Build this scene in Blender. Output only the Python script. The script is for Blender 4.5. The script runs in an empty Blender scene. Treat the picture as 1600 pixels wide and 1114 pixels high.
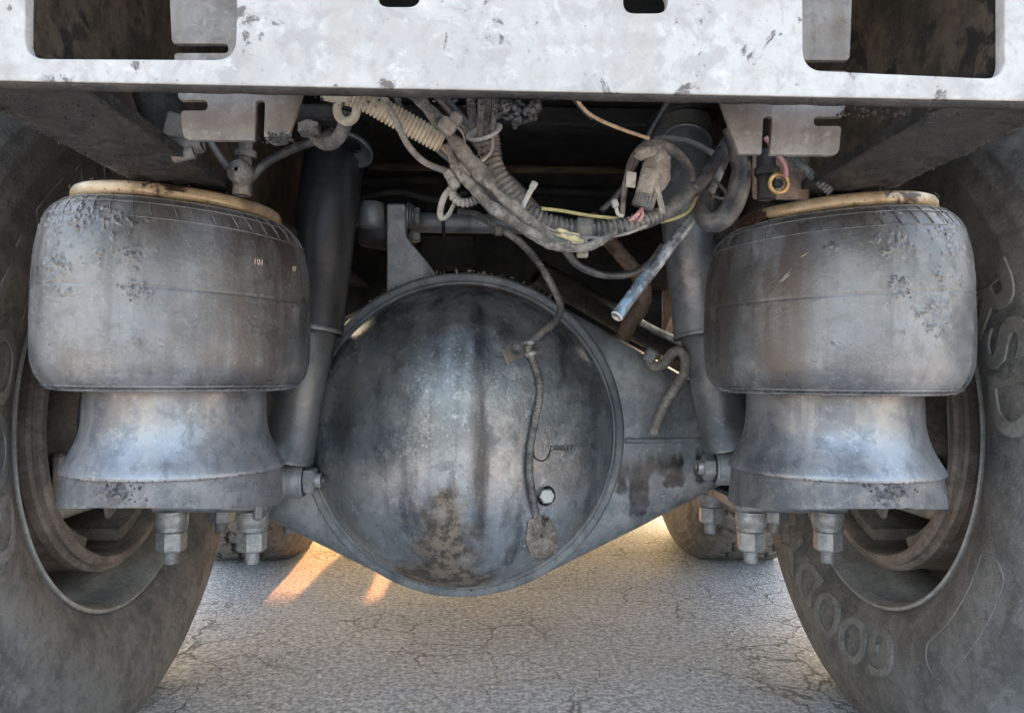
import bpy, math, random
import numpy as np
from mathutils import Vector, Matrix, noise
random.seed(7)
C = bpy.context.scene.collection
sc = bpy.context.scene
# ------------------------------------------------------------------ camera
F, PITCH, YAW, ROLL = 1180.0, math.radians(1.17), math.radians(1.70), math.radians(0.36)
CAM = Vector((-0.023, 0.0, 0.567))
def cam_rows():
    cp, sp, cy, sy, cr, sr = math.cos(PITCH), math.sin(PITCH), math.cos(YAW), math.sin(YAW), math.cos(ROLL), math.sin(ROLL)
    Ry = Matrix(((cy, -sy, 0), (sy, cy, 0), (0, 0, 1)))
    Rp = Matrix(((1, 0, 0), (0, cp, sp), (0, -sp, cp)))
    Rr = Matrix(((cr, 0, sr), (0, 1, 0), (-sr, 0, cr)))
    return Rr @ Rp @ Ry
RM = cam_rows()
right, fwd, up = (Vector(RM[i]) for i in range(3))
cd = bpy.data.cameras.new('camera'); cam = bpy.data.objects.new('camera', cd); C.objects.link(cam)
cd.sensor_fit = 'HORIZONTAL'; cd.sensor_width = 36; cd.lens = 36 * F / 1600; cd.clip_start = 0.02; cd.clip_end = 3000
mw = Matrix.Identity(4)
for i in range(3):
    mw[i][0], mw[i][1], mw[i][2], mw[i][3] = right[i], up[i], -fwd[i], CAM[i]
cam.matrix_world = mw
sc.camera = cam
# ------------------------------------------------------------------ sky, sun, exposure
SUN_EL, SUN_AZ = math.radians(9), math.radians(0)      # azimuth from +Y towards +X
w = bpy.data.worlds.new('World'); sc.world = w; w.use_nodes = True
wn = w.node_tree.nodes; wl = w.node_tree.links
bg = wn['Background']; sky = wn.new('ShaderNodeTexSky'); sky.sky_type = 'NISHITA'; sky.sun_disc = False
sky.sun_elevation = SUN_EL; sky.sun_rotation = SUN_AZ; sky.air_density = 0.75; sky.dust_density = 10.0; sky.ozone_density = 0.0
wl.new(sky.outputs[0], bg.inputs[0]); bg.inputs[1].default_value = 0.15
sd = bpy.data.lights.new('sun', 'SUN'); so = bpy.data.objects.new('sun', sd); C.objects.link(so)
sd.energy = 2.0; sd.angle = math.radians(0.6); sd.color = (0.52, 0.20, 0.07)
so.rotation_euler = Vector((-math.sin(SUN_AZ) * math.cos(SUN_EL), -math.cos(SUN_AZ) * math.cos(SUN_EL), -math.sin(SUN_EL))).to_track_quat('-Z', 'Y').to_euler()
so.location = (0, 8, 4)
vs = sc.view_settings
vs.view_transform = 'Standard'; vs.look = 'None'; vs.exposure = 4.2; vs.gamma = 1; vs.use_curve_mapping = False
# ------------------------------------------------------------------ helpers
def P(px, py, Y):
    """the point on the upright plane y = Y seen at photo pixel (px, py)"""
    d = right * ((px - 800) / F) + fwd + up * ((557 - py) / F)
    return CAM + d * ((Y - CAM.y) / d.y)
LOC = {}
def tag(o, label, cat, group=None, kind=None):
    if label: o['label'] = label
    if cat: o['category'] = cat
    if group: o['group'] = group
    if kind: o['kind'] = kind
    return o
def thing(name, label, cat, loc, group=None):
    o = bpy.data.objects.new(name, None); C.objects.link(o); o.location = loc; o.empty_display_size = 0.05
    LOC[o] = Vector(loc)
    return tag(o, label, cat, group)
def obj(name, geo, mat, parent=None, smooth=True, attr=None, sharp=None, kind=None, brown=None):
    v, f = geo
    off = LOC[parent] if parent else Vector((0, 0, 0))
    me = bpy.data.meshes.new(name)
    me.from_pydata([(a[0] - off[0], a[1] - off[1], a[2] - off[2]) for a in v], [], f)
    me.update()
    if smooth:
        me.polygons.foreach_set('use_smooth', [True] * len(me.polygons))
        if sharp is not None: me.set_sharp_from_angle(angle=math.radians(sharp))
    if attr is not None:
        at = me.attributes.new('mask', 'FLOAT', 'POINT'); at.data.foreach_set('value', attr)
    if brown is not None:
        at = me.attributes.new('brown', 'FLOAT', 'POINT'); at.data.foreach_set('value', brown)
    me.materials.append(mat)
    o = bpy.data.objects.new(name, me); C.objects.link(o)
    if parent: o.parent = parent
    LOC[o] = off
    if kind: o['kind'] = kind
    return o
def join(*geos):
    V, Fc = [], []
    for v, f in geos:
        n = len(V); V += list(v); Fc += [tuple(i + n for i in q) for q in f]
    return V, Fc
def grid_faces(nu, nv, cu=False, cv=False, flip=False):
    fs = []
    for i in range(nu if cu else nu - 1):
        for j in range(nv if cv else nv - 1):
            a, b = i * nv + j, ((i + 1) % nu) * nv + j
            c, d = ((i + 1) % nu) * nv + (j + 1) % nv, i * nv + (j + 1) % nv
            fs.append((a, d, c, b) if flip else (a, b, c, d))
    return fs
def revolve(prof, seg, axis, c, fn=None, caps=False):
    """prof: (radius, along). axis 'X','Y','Z'"""
    V = []
    for i in range(seg):
        t = 2 * math.pi * i / seg
        for j, (r, h) in enumerate(prof):
            if fn: r, h = fn(t, j, r, h)
            a, b = r * math.cos(t), r * math.sin(t)
            V.append({'X': (c[0] + h, c[1] + a, c[2] + b), 'Y': (c[0] + a, c[1] + h, c[2] + b), 'Z': (c[0] + a, c[1] + b, c[2] + h)}[axis])
    fs = grid_faces(seg, len(prof), cu=True, flip=(axis == 'Y'))
    if caps:
        n = len(prof)
        for j in (0, n - 1): fs.append(tuple(i * n + j for i in range(seg)))
    return V, fs
def catmull(pts, per):
    pts = [Vector(p) for p in pts]
    q = [2 * pts[0] - pts[1]] + pts + [2 * pts[-1] - pts[-2]]
    out = []
    for i in range(1, len(q) - 2):
        for k in range(per):
            t = k / per
            a, b, c_, d = q[i - 1], q[i], q[i + 1], q[i + 2]
            out.append(0.5 * ((2 * b) + (c_ - a) * t + (2 * a - 5 * b + 4 * c_ - d) * t * t + (3 * b - a - 3 * c_ + d) * t ** 3))
    out.append(pts[-1]); return out
def resample(pts, step):
    d = [0]
    for a, b in zip(pts, pts[1:]): d.append(d[-1] + (b - a).length)
    n = max(2, int(d[-1] / step) + 1); out = []; j = 0
    for i in range(n):
        s = d[-1] * i / (n - 1)
        while j < len(d) - 2 and d[j + 1] < s: j += 1
        t = (s - d[j]) / max(d[j + 1] - d[j], 1e-9); out.append(pts[j].lerp(pts[j + 1], min(max(t, 0), 1)))
    return out, d[-1]
def tube(pts, r, seg=12, smooth=True, step=None, rib=None, depth=0.13, rough=0.0, closed=False, flat=1.0):
    """pts Vectors; r radius or list; rib = pitch of corrugation"""
    if closed: pts = list(pts) + [pts[0]]
    if smooth and len(pts) > 2: path = catmull(pts, 14)
    else: path = [Vector(p) for p in pts]
    r0 = r if not isinstance(r, (list, tuple)) else max(r)
    st = step or (rib / 6 if rib else r0 * 0.7)
    path, L = resample(path, st)
    n = len(path); V = []
    nrm = None; seed = Vector((random.random() * 50, 0, 0))
    for i, p in enumerate(path):
        if closed: tg = (path[(i + 1) % (n - 1)] - path[i - 1 if i > 0 else n - 2]).normalized()
        else: tg = (path[min(i + 1, n - 1)] - path[max(i - 1, 0)]).normalized()
        if nrm is None:
            nrm = tg.cross(Vector((0.1, 1, 0.2))); nrm.normalize()
        nrm = (nrm - tg * nrm.dot(tg)).normalized(); bn = tg.cross(nrm)
        s = i / (n - 1)
        if isinstance(r, (list, tuple)):
            k = s * (len(r) - 1); a = min(int(k), len(r) - 2); rr = r[a] + (r[a + 1] - r[a]) * (k - a)
        else: rr = r
        if rib:
            ph = (s * L / rib) % 1.0
            rr *= 1 - depth * (0.5 + 0.5 * math.cos(2 * math.pi * ph)) ** 2.2 * 2
        for j in range(seg):
            t = 2 * math.pi * j / seg
            q = rr
            if rough: q *= 1 + rough * noise.noise((p + nrm * math.cos(t) * rr + bn * math.sin(t) * rr) * 55 + seed)
            V.append(p + nrm * (q * math.cos(t)) + bn * (q * math.sin(t) * flat))
    fs = grid_faces(n, seg, cv=True, flip=True)
    if not closed:
        fs.append(tuple(range(seg))); fs.append(tuple((n - 1) * seg + j for j in reversed(range(seg))))
    return V, fs
def box(c, s, rot=None):
    V = []
    for x in (-1, 1):
        for y in (-1, 1):
            for z in (-1, 1):
                p = Vector((x * s[0] / 2, y * s[1] / 2, z * s[2] / 2))
                V.append(Vector(c) + (rot @ p if rot else p))
    return V, [(0, 1, 3, 2), (4, 6, 7, 5), (0, 4, 5, 1), (2, 3, 7, 6), (0, 2, 6, 4), (1, 5, 7, 3)]
def cbox(c, s, b=0.002, rot=None):
    """chamfered box"""
    V = []; idx = {}
    for ax in range(3):
        for sg in (-1, 1):
            o = [k for k in range(3) if k != ax]
            for a in (-1, 1):
                for d in (-1, 1):
                    p = [0, 0, 0]; p[ax] = sg * s[ax] / 2
                    p[o[0]] = a * (s[o[0]] / 2 - b); p[o[1]] = d * (s[o[1]] / 2 - b)
                    key = [0, 0, 0]; key[ax] = sg; key[o[0]] = a; key[o[1]] = d
                    idx[(ax, tuple(key))] = len(V); v = Vector(p); V.append(Vector(c) + (rot @ v if rot else v))
    fs = []
    for ax in range(3):
        o = [k for k in range(3) if k != ax]
        for sg in (-1, 1):
            ks = []
            for a, d in ((-1, -1), (1, -1), (1, 1), (-1, 1)):
                k = [0, 0, 0]; k[ax] = sg; k[o[0]] = a; k[o[1]] = d; ks.append(idx[(ax, tuple(k))])
            fs.append(tuple(ks))
        for a in (-1, 1):
            for d in (-1, 1):
                ks = []
                for q, e in ((o[0], -1), (o[0], 1), (o[1], 1), (o[1], -1)):
                    k = [0, 0, 0]; k[ax] = e; k[o[0]] = a; k[o[1]] = d; ks.append(idx[(q, tuple(k))])
                fs.append(tuple(ks))
    for a in (-1, 1):
        for b_ in (-1, 1):
            for d in (-1, 1): fs.append(tuple(idx[(q, (a, b_, d))] for q in range(3)))
    return V, fs
def plate(outlines, Yc, th, bev=0.0006, seg=1):
    """flat plate in the XZ plane at y = Yc..Yc+th; outlines: list of [(x, z)...], inner ones are holes"""
    cu = bpy.data.curves.new('tmp', 'CURVE'); cu.dimensions = '2D'; cu.fill_mode = 'BOTH'
    cu.extrude = th / 2 - bev; cu.bevel_depth = bev; cu.bevel_resolution = seg; cu.offset = -bev
    for ol in outlines:
        sp = cu.splines.new('POLY'); sp.points.add(len(ol) - 1)
        for p, (x, z) in zip(sp.points, ol): p.co = (x, z, 0, 1)
        sp.use_cyclic_u = True
    o = bpy.data.objects.new('tmp', cu); C.objects.link(o)
    me = bpy.data.meshes.new_from_object(o)
    V = [(v.co.x, Yc + th / 2 - v.co.z, v.co.y) for v in me.vertices]; fs = [tuple(p.vertices) for p in me.polygons]
    bpy.data.objects.remove(o); bpy.data.curves.remove(cu); bpy.data.meshes.remove(me)
    return V, fs
def rounded(pts, r, n=6):
    """round the corners of a polygon; r single or list"""
    out = []; m = len(pts)
    for i in range(m):
        p = Vector(pts[i]); a = Vector(pts[i - 1]); b = Vector(pts[(i + 1) % m]); rr = r[i] if isinstance(r, (list, tuple)) else r
        if rr <= 0: out.append(tuple(p)); continue
        da, db = (a - p).normalized(), (b - p).normalized()
        t = min(rr, (a - p).length * 0.49, (b - p).length * 0.49)
        for k in range(n + 1):
            s = k / n; q = (p + da * t) * (1 - s) ** 2 + p * 2 * s * (1 - s) + (p + db * t) * s * s
            out.append((q.x, q.y))
    return out
def px_outline(pts, Y):
    return [(P(a, b, Y).x, P(a, b, Y).z) for a, b in pts]
def text_geo(body, size, depth, offset=0.0, res=3):
    cu = bpy.data.curves.new('tmp', 'FONT'); cu.body = body; cu.size = size; cu.extrude = depth; cu.offset = offset
    cu.align_x = 'CENTER'; cu.align_y = 'CENTER'; cu.resolution_u = res
    o = bpy.data.objects.new('tmp', cu); C.objects.link(o)
    me = bpy.data.meshes.new_from_object(o)
    V = [Vector(v.co) for v in me.vertices]; fs = [tuple(p.vertices) for p in me.polygons]
    bpy.data.objects.remove(o); bpy.data.curves.remove(cu); bpy.data.meshes.remove(me)
    return V, fs
ICO_V = []; _p = (1 + 5 ** .5) / 2
for a, b in ((1, _p), (-1, _p), (1, -_p), (-1, -_p)):
    ICO_V += [Vector((0, a, b)).normalized(), Vector((a, b, 0)).normalized(), Vector((b, 0, a)).normalized()]
ICO_F = []
for i in range(12):
    for j in range(i + 1, 12):
        for k in range(j + 1, 12):
            if all((ICO_V[a] - ICO_V[b]).length < 1.1 for a, b in ((i, j), (j, k), (i, k))):
                nrm = (ICO_V[j] - ICO_V[i]).cross(ICO_V[k] - ICO_V[i])
                ICO_F.append((i, j, k) if nrm.dot(ICO_V[i]) > 0 else (i, k, j))
def ico_sub(V, Fc):
    V = list(V); out = []; cache = {}
    def mid(a, b):
        k = (min(a, b), max(a, b))
        if k not in cache: cache[k] = len(V); V.append(((V[a] + V[b]) / 2).normalized())
        return cache[k]
    for a, b, c_ in Fc:
        ab, bc, ca = mid(a, b), mid(b, c_), mid(c_, a); out += [(a, ab, ca), (ab, b, bc), (ca, bc, c_), (ab, bc, ca)]
    return V, out
ICO2 = ico_sub(ICO_V, ICO_F)
def clumps(spots):
    """spots: (point, radius) -> one mesh of crusty lumps"""
    V, Fc = [], []
    for p, r in spots:
        n = len(V); sd_ = Vector((random.random() * 90, random.random() * 90, 0)); sq = random.uniform(.6, 1.2)
        src, sf = ICO2
        for v in src:
            k = 1 + .55 * noise.noise(v * 1.7 + sd_) + .3 * noise.noise(v * 4 + sd_)
            V.append(Vector(p) + Vector((v.x * r * k, v.y * r * k, v.z * r * k * sq)))
        Fc += [tuple(i + n for i in q) for q in sf]
    return V, Fc
def hexnut(c, axis, r, h, ch=0.12):
    """hex nut, bottom centre c, axis unit vector"""
    ax = Vector(axis).normalized(); u = ax.orthogonal().normalized(); v = ax.cross(u); V = []
    for hh, k in ((0, 1 - ch), (h * .1, 1), (h * .9, 1), (h, 1 - ch)):
        for i in range(6):
            t = math.pi / 3 * i + .35; V.append(Vector(c) + ax * hh + (u * math.cos(t) + v * math.sin(t)) * r * k)
    fs = [(i * 6 + j, i * 6 + (j + 1) % 6, (i + 1) * 6 + (j + 1) % 6, (i + 1) * 6 + j) for i in range(3) for j in range(6)]
    return V, fs + [tuple(reversed(range(6))), tuple(range(18, 24))]
def rod(a, b, r, seg=16, r2=None, bev=0.12):
    a, b = Vector(a), Vector(b); ax = (b - a).normalized(); L = (b - a).length
    u = ax.orthogonal().normalized(); v = ax.cross(u); V = []; r2 = r2 or r; e = min(bev * min(r, r2), L * .3)
    rings = ((0, r - e), (e, r), (L - e, r2), (L, r2 - e))
    for h, q in rings:
        for i in range(seg):
            t = 2 * math.pi * i / seg; V.append(a + ax * h + (u * math.cos(t) + v * math.sin(t)) * q)
    fs = grid_faces(4, seg, cv=True, flip=True)
    return V, fs + [tuple(range(seg)), tuple(3 * seg + j for j in reversed(range(seg)))]
# ------------------------------------------------------------------ materials
def mat(name, c1, c2, scale=9, rough=(.55, .85), metal=0.0, bump=.3, bscale=70, bdist=.002, streak=None, spots=None, attr=None, stretch=(1, 1, 1), dust=None, spec=.5, speck=(.5, .5), mottle=.5, brown=None):
    m = bpy.data.materials.new(name); m.use_nodes = True
    nt = m.node_tree; N = nt.nodes; Lk = nt.links; b = N['Principled BSDF']
    tc = N.new('ShaderNodeTexCoord'); mp = N.new('ShaderNodeMapping'); mp.inputs['Scale'].default_value = stretch
    Lk.new(tc.outputs['Object'], mp.inputs[0])
    def nz(s, det=6, ro=.6, dist=0.0, src=None):
        t = N.new('ShaderNodeTexNoise'); t.inputs['Scale'].default_value = s; t.inputs['Detail'].default_value = det
        t.inputs['Roughness'].default_value = ro; t.inputs['Distortion'].default_value = dist
        Lk.new((src or mp).outputs[0], t.inputs['Vector']); return t.outputs['Fac']
    def rng(v, a, c_, lo=0.0, hi=1.0):
        t = N.new('ShaderNodeMapRange'); t.inputs[1].default_value = a; t.inputs[2].default_value = c_
        t.inputs[3].default_value = lo; t.inputs[4].default_value = hi; t.interpolation_type = 'SMOOTHSTEP'
        Lk.new(v, t.inputs[0]); return t.outputs[0]
    def mix(f, a, c_):
        t = N.new('ShaderNodeMix'); t.data_type = 'RGBA'
        if isinstance(f, float): t.inputs[0].default_value = f
        else: Lk.new(f, t.inputs[0])
        for s, val in ((6, a), (7, c_)):
            if isinstance(val, tuple): t.inputs[s].default_value = (*val, 1)
            else: Lk.new(val, t.inputs[s])
        return t.outputs[2]
    def mul(a, k):
        t = N.new('ShaderNodeMath'); t.operation = 'MULTIPLY'; Lk.new(a, t.inputs[0])
        if isinstance(k, float): t.inputs[1].default_value = k
        else: Lk.new(k, t.inputs[1])
        return t.outputs[0]
    base = nz(scale, 8, .62, .3)
    col = mix(rng(base, .40, .60), c1, c2)
    if mottle:
        col = mix(mul(rng(nz(scale * 4.3, 8, .7, .6), .5, .62), mottle), col, tuple(k * .62 for k in c1)); col = mix(mul(rng(nz(scale * 7.1, 8, .7, .4), .54, .66), mottle), col, tuple(min(.9, k * 1.35) for k in c2))
    rg = rng(nz(scale * 2.3), .3, .7, rough[0], rough[1])
    if dust:      # (colour, scale, amount)
        f = mul(rng(nz(dust[1], 10, .72), .45, .7), dust[2]); col = mix(f, col, dust[0])
    if streak:    # (colour, scale, amount) vertical runs
        m2 = N.new('ShaderNodeMapping'); m2.inputs['Scale'].default_value = (1, 1, .09); Lk.new(tc.outputs['Object'], m2.inputs[0])
        f = mul(rng(nz(streak[1], 6, .6, .1, m2), .5, .68), streak[2]); col = mix(f, col, streak[0])
    if spots:     # (colour, scale, threshold)
        f = rng(nz(spots[1], 8, .68, .5), spots[2], spots[2] + .05); col = mix(f, col, spots[0])
    if speck[0]:
        col = mix(mul(rng(nz(330, 3, .6), .62, .72), speck[0]), col, tuple(min(.9, k * 1.9 + .02) for k in c2))
    if speck[1]:
        col = mix(mul(rng(nz(210, 4, .65), .62, .72), speck[1]), col, tuple(k * .35 for k in c1))
    if attr:      # (colour, roughness, noisy)
        a = N.new('ShaderNodeAttribute'); a.attribute_name = 'mask'; f = a.outputs['Fac']
        if attr[2]:
            ad = N.new('ShaderNodeMath'); ad.operation = 'MULTIPLY_ADD'; Lk.new(nz(attr[2], 8, .7), ad.inputs[0]); ad.inputs[1].default_value = 1.1
            s_ = N.new('ShaderNodeMath'); s_.operation = 'SUBTRACT'; Lk.new(f, s_.inputs[0]); s_.inputs[1].default_value = .55; Lk.new(s_.outputs[0], ad.inputs[2])
            f = rng(ad.outputs[0], .30, .75)
        col = mix(f, col, mix(rng(nz(attr[2] * 1.7, 8, .75), .42, .58), tuple(k * .4 for k in attr[0]), tuple(k * 1.35 for k in attr[0])))
        rr = N.new('ShaderNodeMix'); rr.data_type = 'FLOAT'; Lk.new(f, rr.inputs[0]); Lk.new(rg, rr.inputs[2]); rr.inputs[3].default_value = attr[1]; rg = rr.outputs[0]
    if brown:
        a = N.new('ShaderNodeAttribute'); a.attribute_name = 'brown'
        col = mix(mul(mul(a.outputs['Fac'], rng(nz(26, 8, .65, .3, m2 if streak else None), .34, .62)), .9), col, brown)
    Lk.new(col, b.inputs['Base Color']); Lk.new(rg, b.inputs['Roughness']); b.inputs['Metallic'].default_value = metal
    b.inputs['Specular IOR Level'].default_value = spec
    if bump:
        bp = N.new('ShaderNodeBump'); bp.inputs['Strength'].default_value = bump; bp.inputs['Distance'].default_value = bdist
        Lk.new(nz(bscale, 9, .7), bp.inputs['Height']); Lk.new(bp.outputs[0], b.inputs['Normal'])
    return m
M = {}
M['white'] = mat('weathered_white_steel', (.35, .33, .30), (.43, .413, .383), 9, (.4, .65), 0, .5, 70, .0018, dust=((.29, .265, .235), 55, .75), spots=((.10, .085, .075), 30, .605), streak=((.34, .31, .27), 20, .6), speck=(0, .8), mottle=.45)
M['rail'] = mat('grimy_black_frame_paint', (.010, .0095, .009), (.034, .029, .024), 14, (.25, .6), 0, 1.0, 75, .006, dust=((.075, .062, .05), 34, .7), speck=(.8, .5))
M['grease'] = mat('wet_black_grease', (.012, .012, .012), (.045, .042, .04), 40, (.25, .5), 0, .8, 260, .002)
M['grime'] = mat('black_grease_crust', (.03, .029, .029), (.10, .097, .094), 60, (.25, .5), 0, .8, 260, .002)
M['bracket'] = mat('bare_brown_steel', (.135, .115, .096), (.205, .18, .155), 14, (.4, .7), .25, .25, 120, .001, spots=((.12, .07, .045), 30, .64), streak=((.10, .078, .06), 40, .5))
M['gold'] = mat('zinc_plated_plate', (.52, .43, .29), (.44, .34, .2), 16, (.28, .55), .3, .3, 90, .001, spots=((.05, .028, .018), 13, .545), dust=((.64, .58, .47), 24, .85), streak=((.14, .075, .04), 30, .6), speck=(.6, .8))
M['rubber'] = mat('dusty_bellows_rubber', (.082, .087, .088), (.165, .168, .167), 9, (.2, .4), 0, .5, 210, .0014, streak=((.04, .037, .035), 34, .75), dust=((.25, .25, .25), 26, .7), spots=((.33, .325, .315), 22, .67), attr=((.13, .133, .14), .16, 150.0), spec=.9, speck=(.7, .6), brown=(.05, .036, .027))
M['piston'] = mat('grey_piston_casting', (.15, .155, .165), (.27, .275, .285), 10, (.24, .45), .5, .4, 120, .0012, streak=((.34, .32, .295), 40, .55), dust=((.26, .235, .2), 36, .55), attr=((.06, .058, .06), .3, 90.0), speck=(.4, .6))
M['skirt'] = mat('dark_piston_skirt', (.085, .088, .093), (.16, .16, .163), 14, (.3, .55), .25, .6, 110, .002, streak=((.24, .225, .2), 40, .45), dust=((.25, .225, .19), 36, .5), attr=((.07, .068, .07), .25, 90.0), speck=(.7, .6))
M['bolt'] = mat('dull_galvanised_bolt', (.26, .27, .275), (.40, .40, .39), 40, (.35, .6), .5, .3, 200, .0008, dust=((.30, .25, .19), 60, .7))
M['cover'] = mat('worn_blue_grey_casting', (.15, .165, .172), (.30, .315, .32), 8, (.15, .34), .62, .5, 190, .0014, streak=((.05, .05, .052), 30, .7), dust=((.33, .335, .325), 34, .7), spots=((.035, .033, .033), 16, .69), attr=((.19, .15, .115), .7, 34.0), spec=.8, speck=(.9, .8), mottle=.6, brown=(.028, .027, .028))
M['axle'] = mat('blue_grey_axle_steel', (.15, .165, .173), (.24, .25, .25), 10, (.35, .6), .3, .3, 110, .001, streak=((.055, .056, .058), 26, .5), dust=((.25, .24, .21), 40, .6))
M['housing'] = mat('blue_grey_axle_housing', (.15, .165, .173), (.24, .25, .25), 10, (.35, .6), .3, .4, 110, .001, streak=((.075, .076, .078), 30, .55), dust=((.30, .29, .265), 40, .6), attr=((.045, .045, .047), .3, 20.0), speck=(.7, .6))
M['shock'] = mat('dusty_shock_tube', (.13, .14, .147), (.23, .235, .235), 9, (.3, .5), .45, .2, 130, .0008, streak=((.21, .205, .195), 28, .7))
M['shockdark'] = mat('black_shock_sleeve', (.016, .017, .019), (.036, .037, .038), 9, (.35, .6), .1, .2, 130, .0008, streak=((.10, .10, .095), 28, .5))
M['tyre'] = mat('dusty_tyre_rubber', (.125, .118, .108), (.22, .207, .188), 12, (.5, .8), 0, 1.0, 230, .003, dust=((.28, .265, .24), 36, .7), spots=((.07, .066, .06), 18, .66), speck=(.7, .5))
M['letter'] = mat('dusty_raised_lettering', (.19, .178, .16), (.26, .245, .22), 30, (.6, .85), 0, .5, 300, .001)
M['rim'] = mat('dirty_wheel_steel', (.40, .375, .335), (.55, .52, .47), 14, (.5, .8), .1, .35, 80, .0012, spots=((.17, .12, .085), 20, .64), dust=((.6, .57, .51), 25, .6))
M['rimedge'] = mat('worn_rim_edge', (.42, .40, .36), (.55, .53, .49), 40, (.3, .55), .4, .2, 200, .0006)
M['drum'] = mat('rusty_brake_drum', (.17, .14, .115), (.30, .25, .205), 18, (.55, .85), .1, .45, 90, .0014, spots=((.27, .15, .085), 24, .64))
M['shoe'] = mat('brake_shoe_dust', (.17, .155, .13), (.26, .235, .2), 26, (.7, .9), 0, .3, 120, .001)
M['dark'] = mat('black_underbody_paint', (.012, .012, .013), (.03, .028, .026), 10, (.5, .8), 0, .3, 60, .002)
M['loom'] = mat('dusty_corrugated_loom', (.065, .062, .059), (.20, .187, .165), 34, (.35, .65), 0, .2, 200, .0008)
M['tan'] = mat('sun_faded_tan_conduit', (.36, .29, .19), (.50, .42, .30), 30, (.45, .7), 0, .2, 160, .0008)
M['wrap'] = mat('dirty_tape_wrapped_loom', (.075, .067, .057), (.22, .198, .17), 60, (.6, .9), 0, .9, 150, .003)
M['greytube'] = mat('grey_nylon_tube', (.12, .11, .096), (.24, .22, .19), 40, (.4, .65), 0, .2, 160, .0008)
M['black'] = mat('black_rubber_hose', (.016, .016, .017), (.055, .052, .048), 30, (.25, .5), 0, .5, 160, .0015, dust=((.16, .145, .12), 50, .6))
M['bluetube'] = mat('black_tube_with_blue_paint', (.05, .052, .055), (.30, .305, .30), 45, (.22, .4), .3, .3, 160, .001, attr=((.10, .19, .26), .35, 55.0))
M['yellow'] = mat('yellow_striped_wire', (.58, .50, .24), (.45, .40, .17), 60, (.4, .6), 0, .1, 200, .0005)
M['copper'] = mat('tan_brown_wire', (.42, .26, .14), (.50, .36, .22), 50, (.4, .6), 0, .1, 200, .0005)
M['tie'] = mat('grey_cable_tie', (.26, .25, .225), (.38, .36, .32), 50, (.4, .65), 0, .2, 200, .0005)
M['conn'] = mat('dusty_plastic_connector', (.10, .088, .073), (.23, .205, .172), 45, (.5, .8), 0, .3, 160, .001)
M['tape'] = mat('crumpled_grey_tape', (.22, .195, .16), (.40, .365, .31), 40, (.5, .85), 0, .8, 110, .003, spots=((.28, .17, .09), 26, .58))
M['foam'] = mat('yellow_foam', (.60, .52, .28), (.42, .36, .2), 60, (.8, .95), 0, .9, 200, .003)
M['brass'] = mat('brass_fitting', (.58, .38, .15), (.42, .26, .1), 40, (.3, .5), .6, .2, 150, .0006)
M['pink'] = mat('faded_red_wire', (.34, .15, .14), (.42, .22, .2), 50, (.45, .65), 0, .1, 200, .0005)
M['brownwrap'] = mat('rusty_brown_hose', (.11, .07, .048), (.23, .16, .115), 26, (.5, .8), 0, .5, 120, .002)
M['print'] = mat('faded_white_print', (.66, .55, .42), (.58, .46, .34), 60, (.6, .8), 0, 0)
M['stamp'] = mat('stamped_numbers', (.025, .025, .026), (.04, .04, .04), 60, (.4, .6), .0, 0)
M['web'] = mat('brown_rusty_frame_web', (.05, .040, .029), (.13, .10, .07), 16, (.55, .8), 0, .8, 60, .004, spots=((.03, .026, .022), 14, .56))
M['dirtpad'] = mat('caked_dirt', (.15, .125, .10), (.33, .285, .23), 50, (.8, .95), 0, .9, 170, .004, spots=((.03, .026, .022), 30, .57))
M['gold_bolt'] = mat('bright_plug_steel', (.50, .48, .40), (.66, .63, .54), 50, (.22, .4), .7, .2, 200, .0006)
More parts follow.
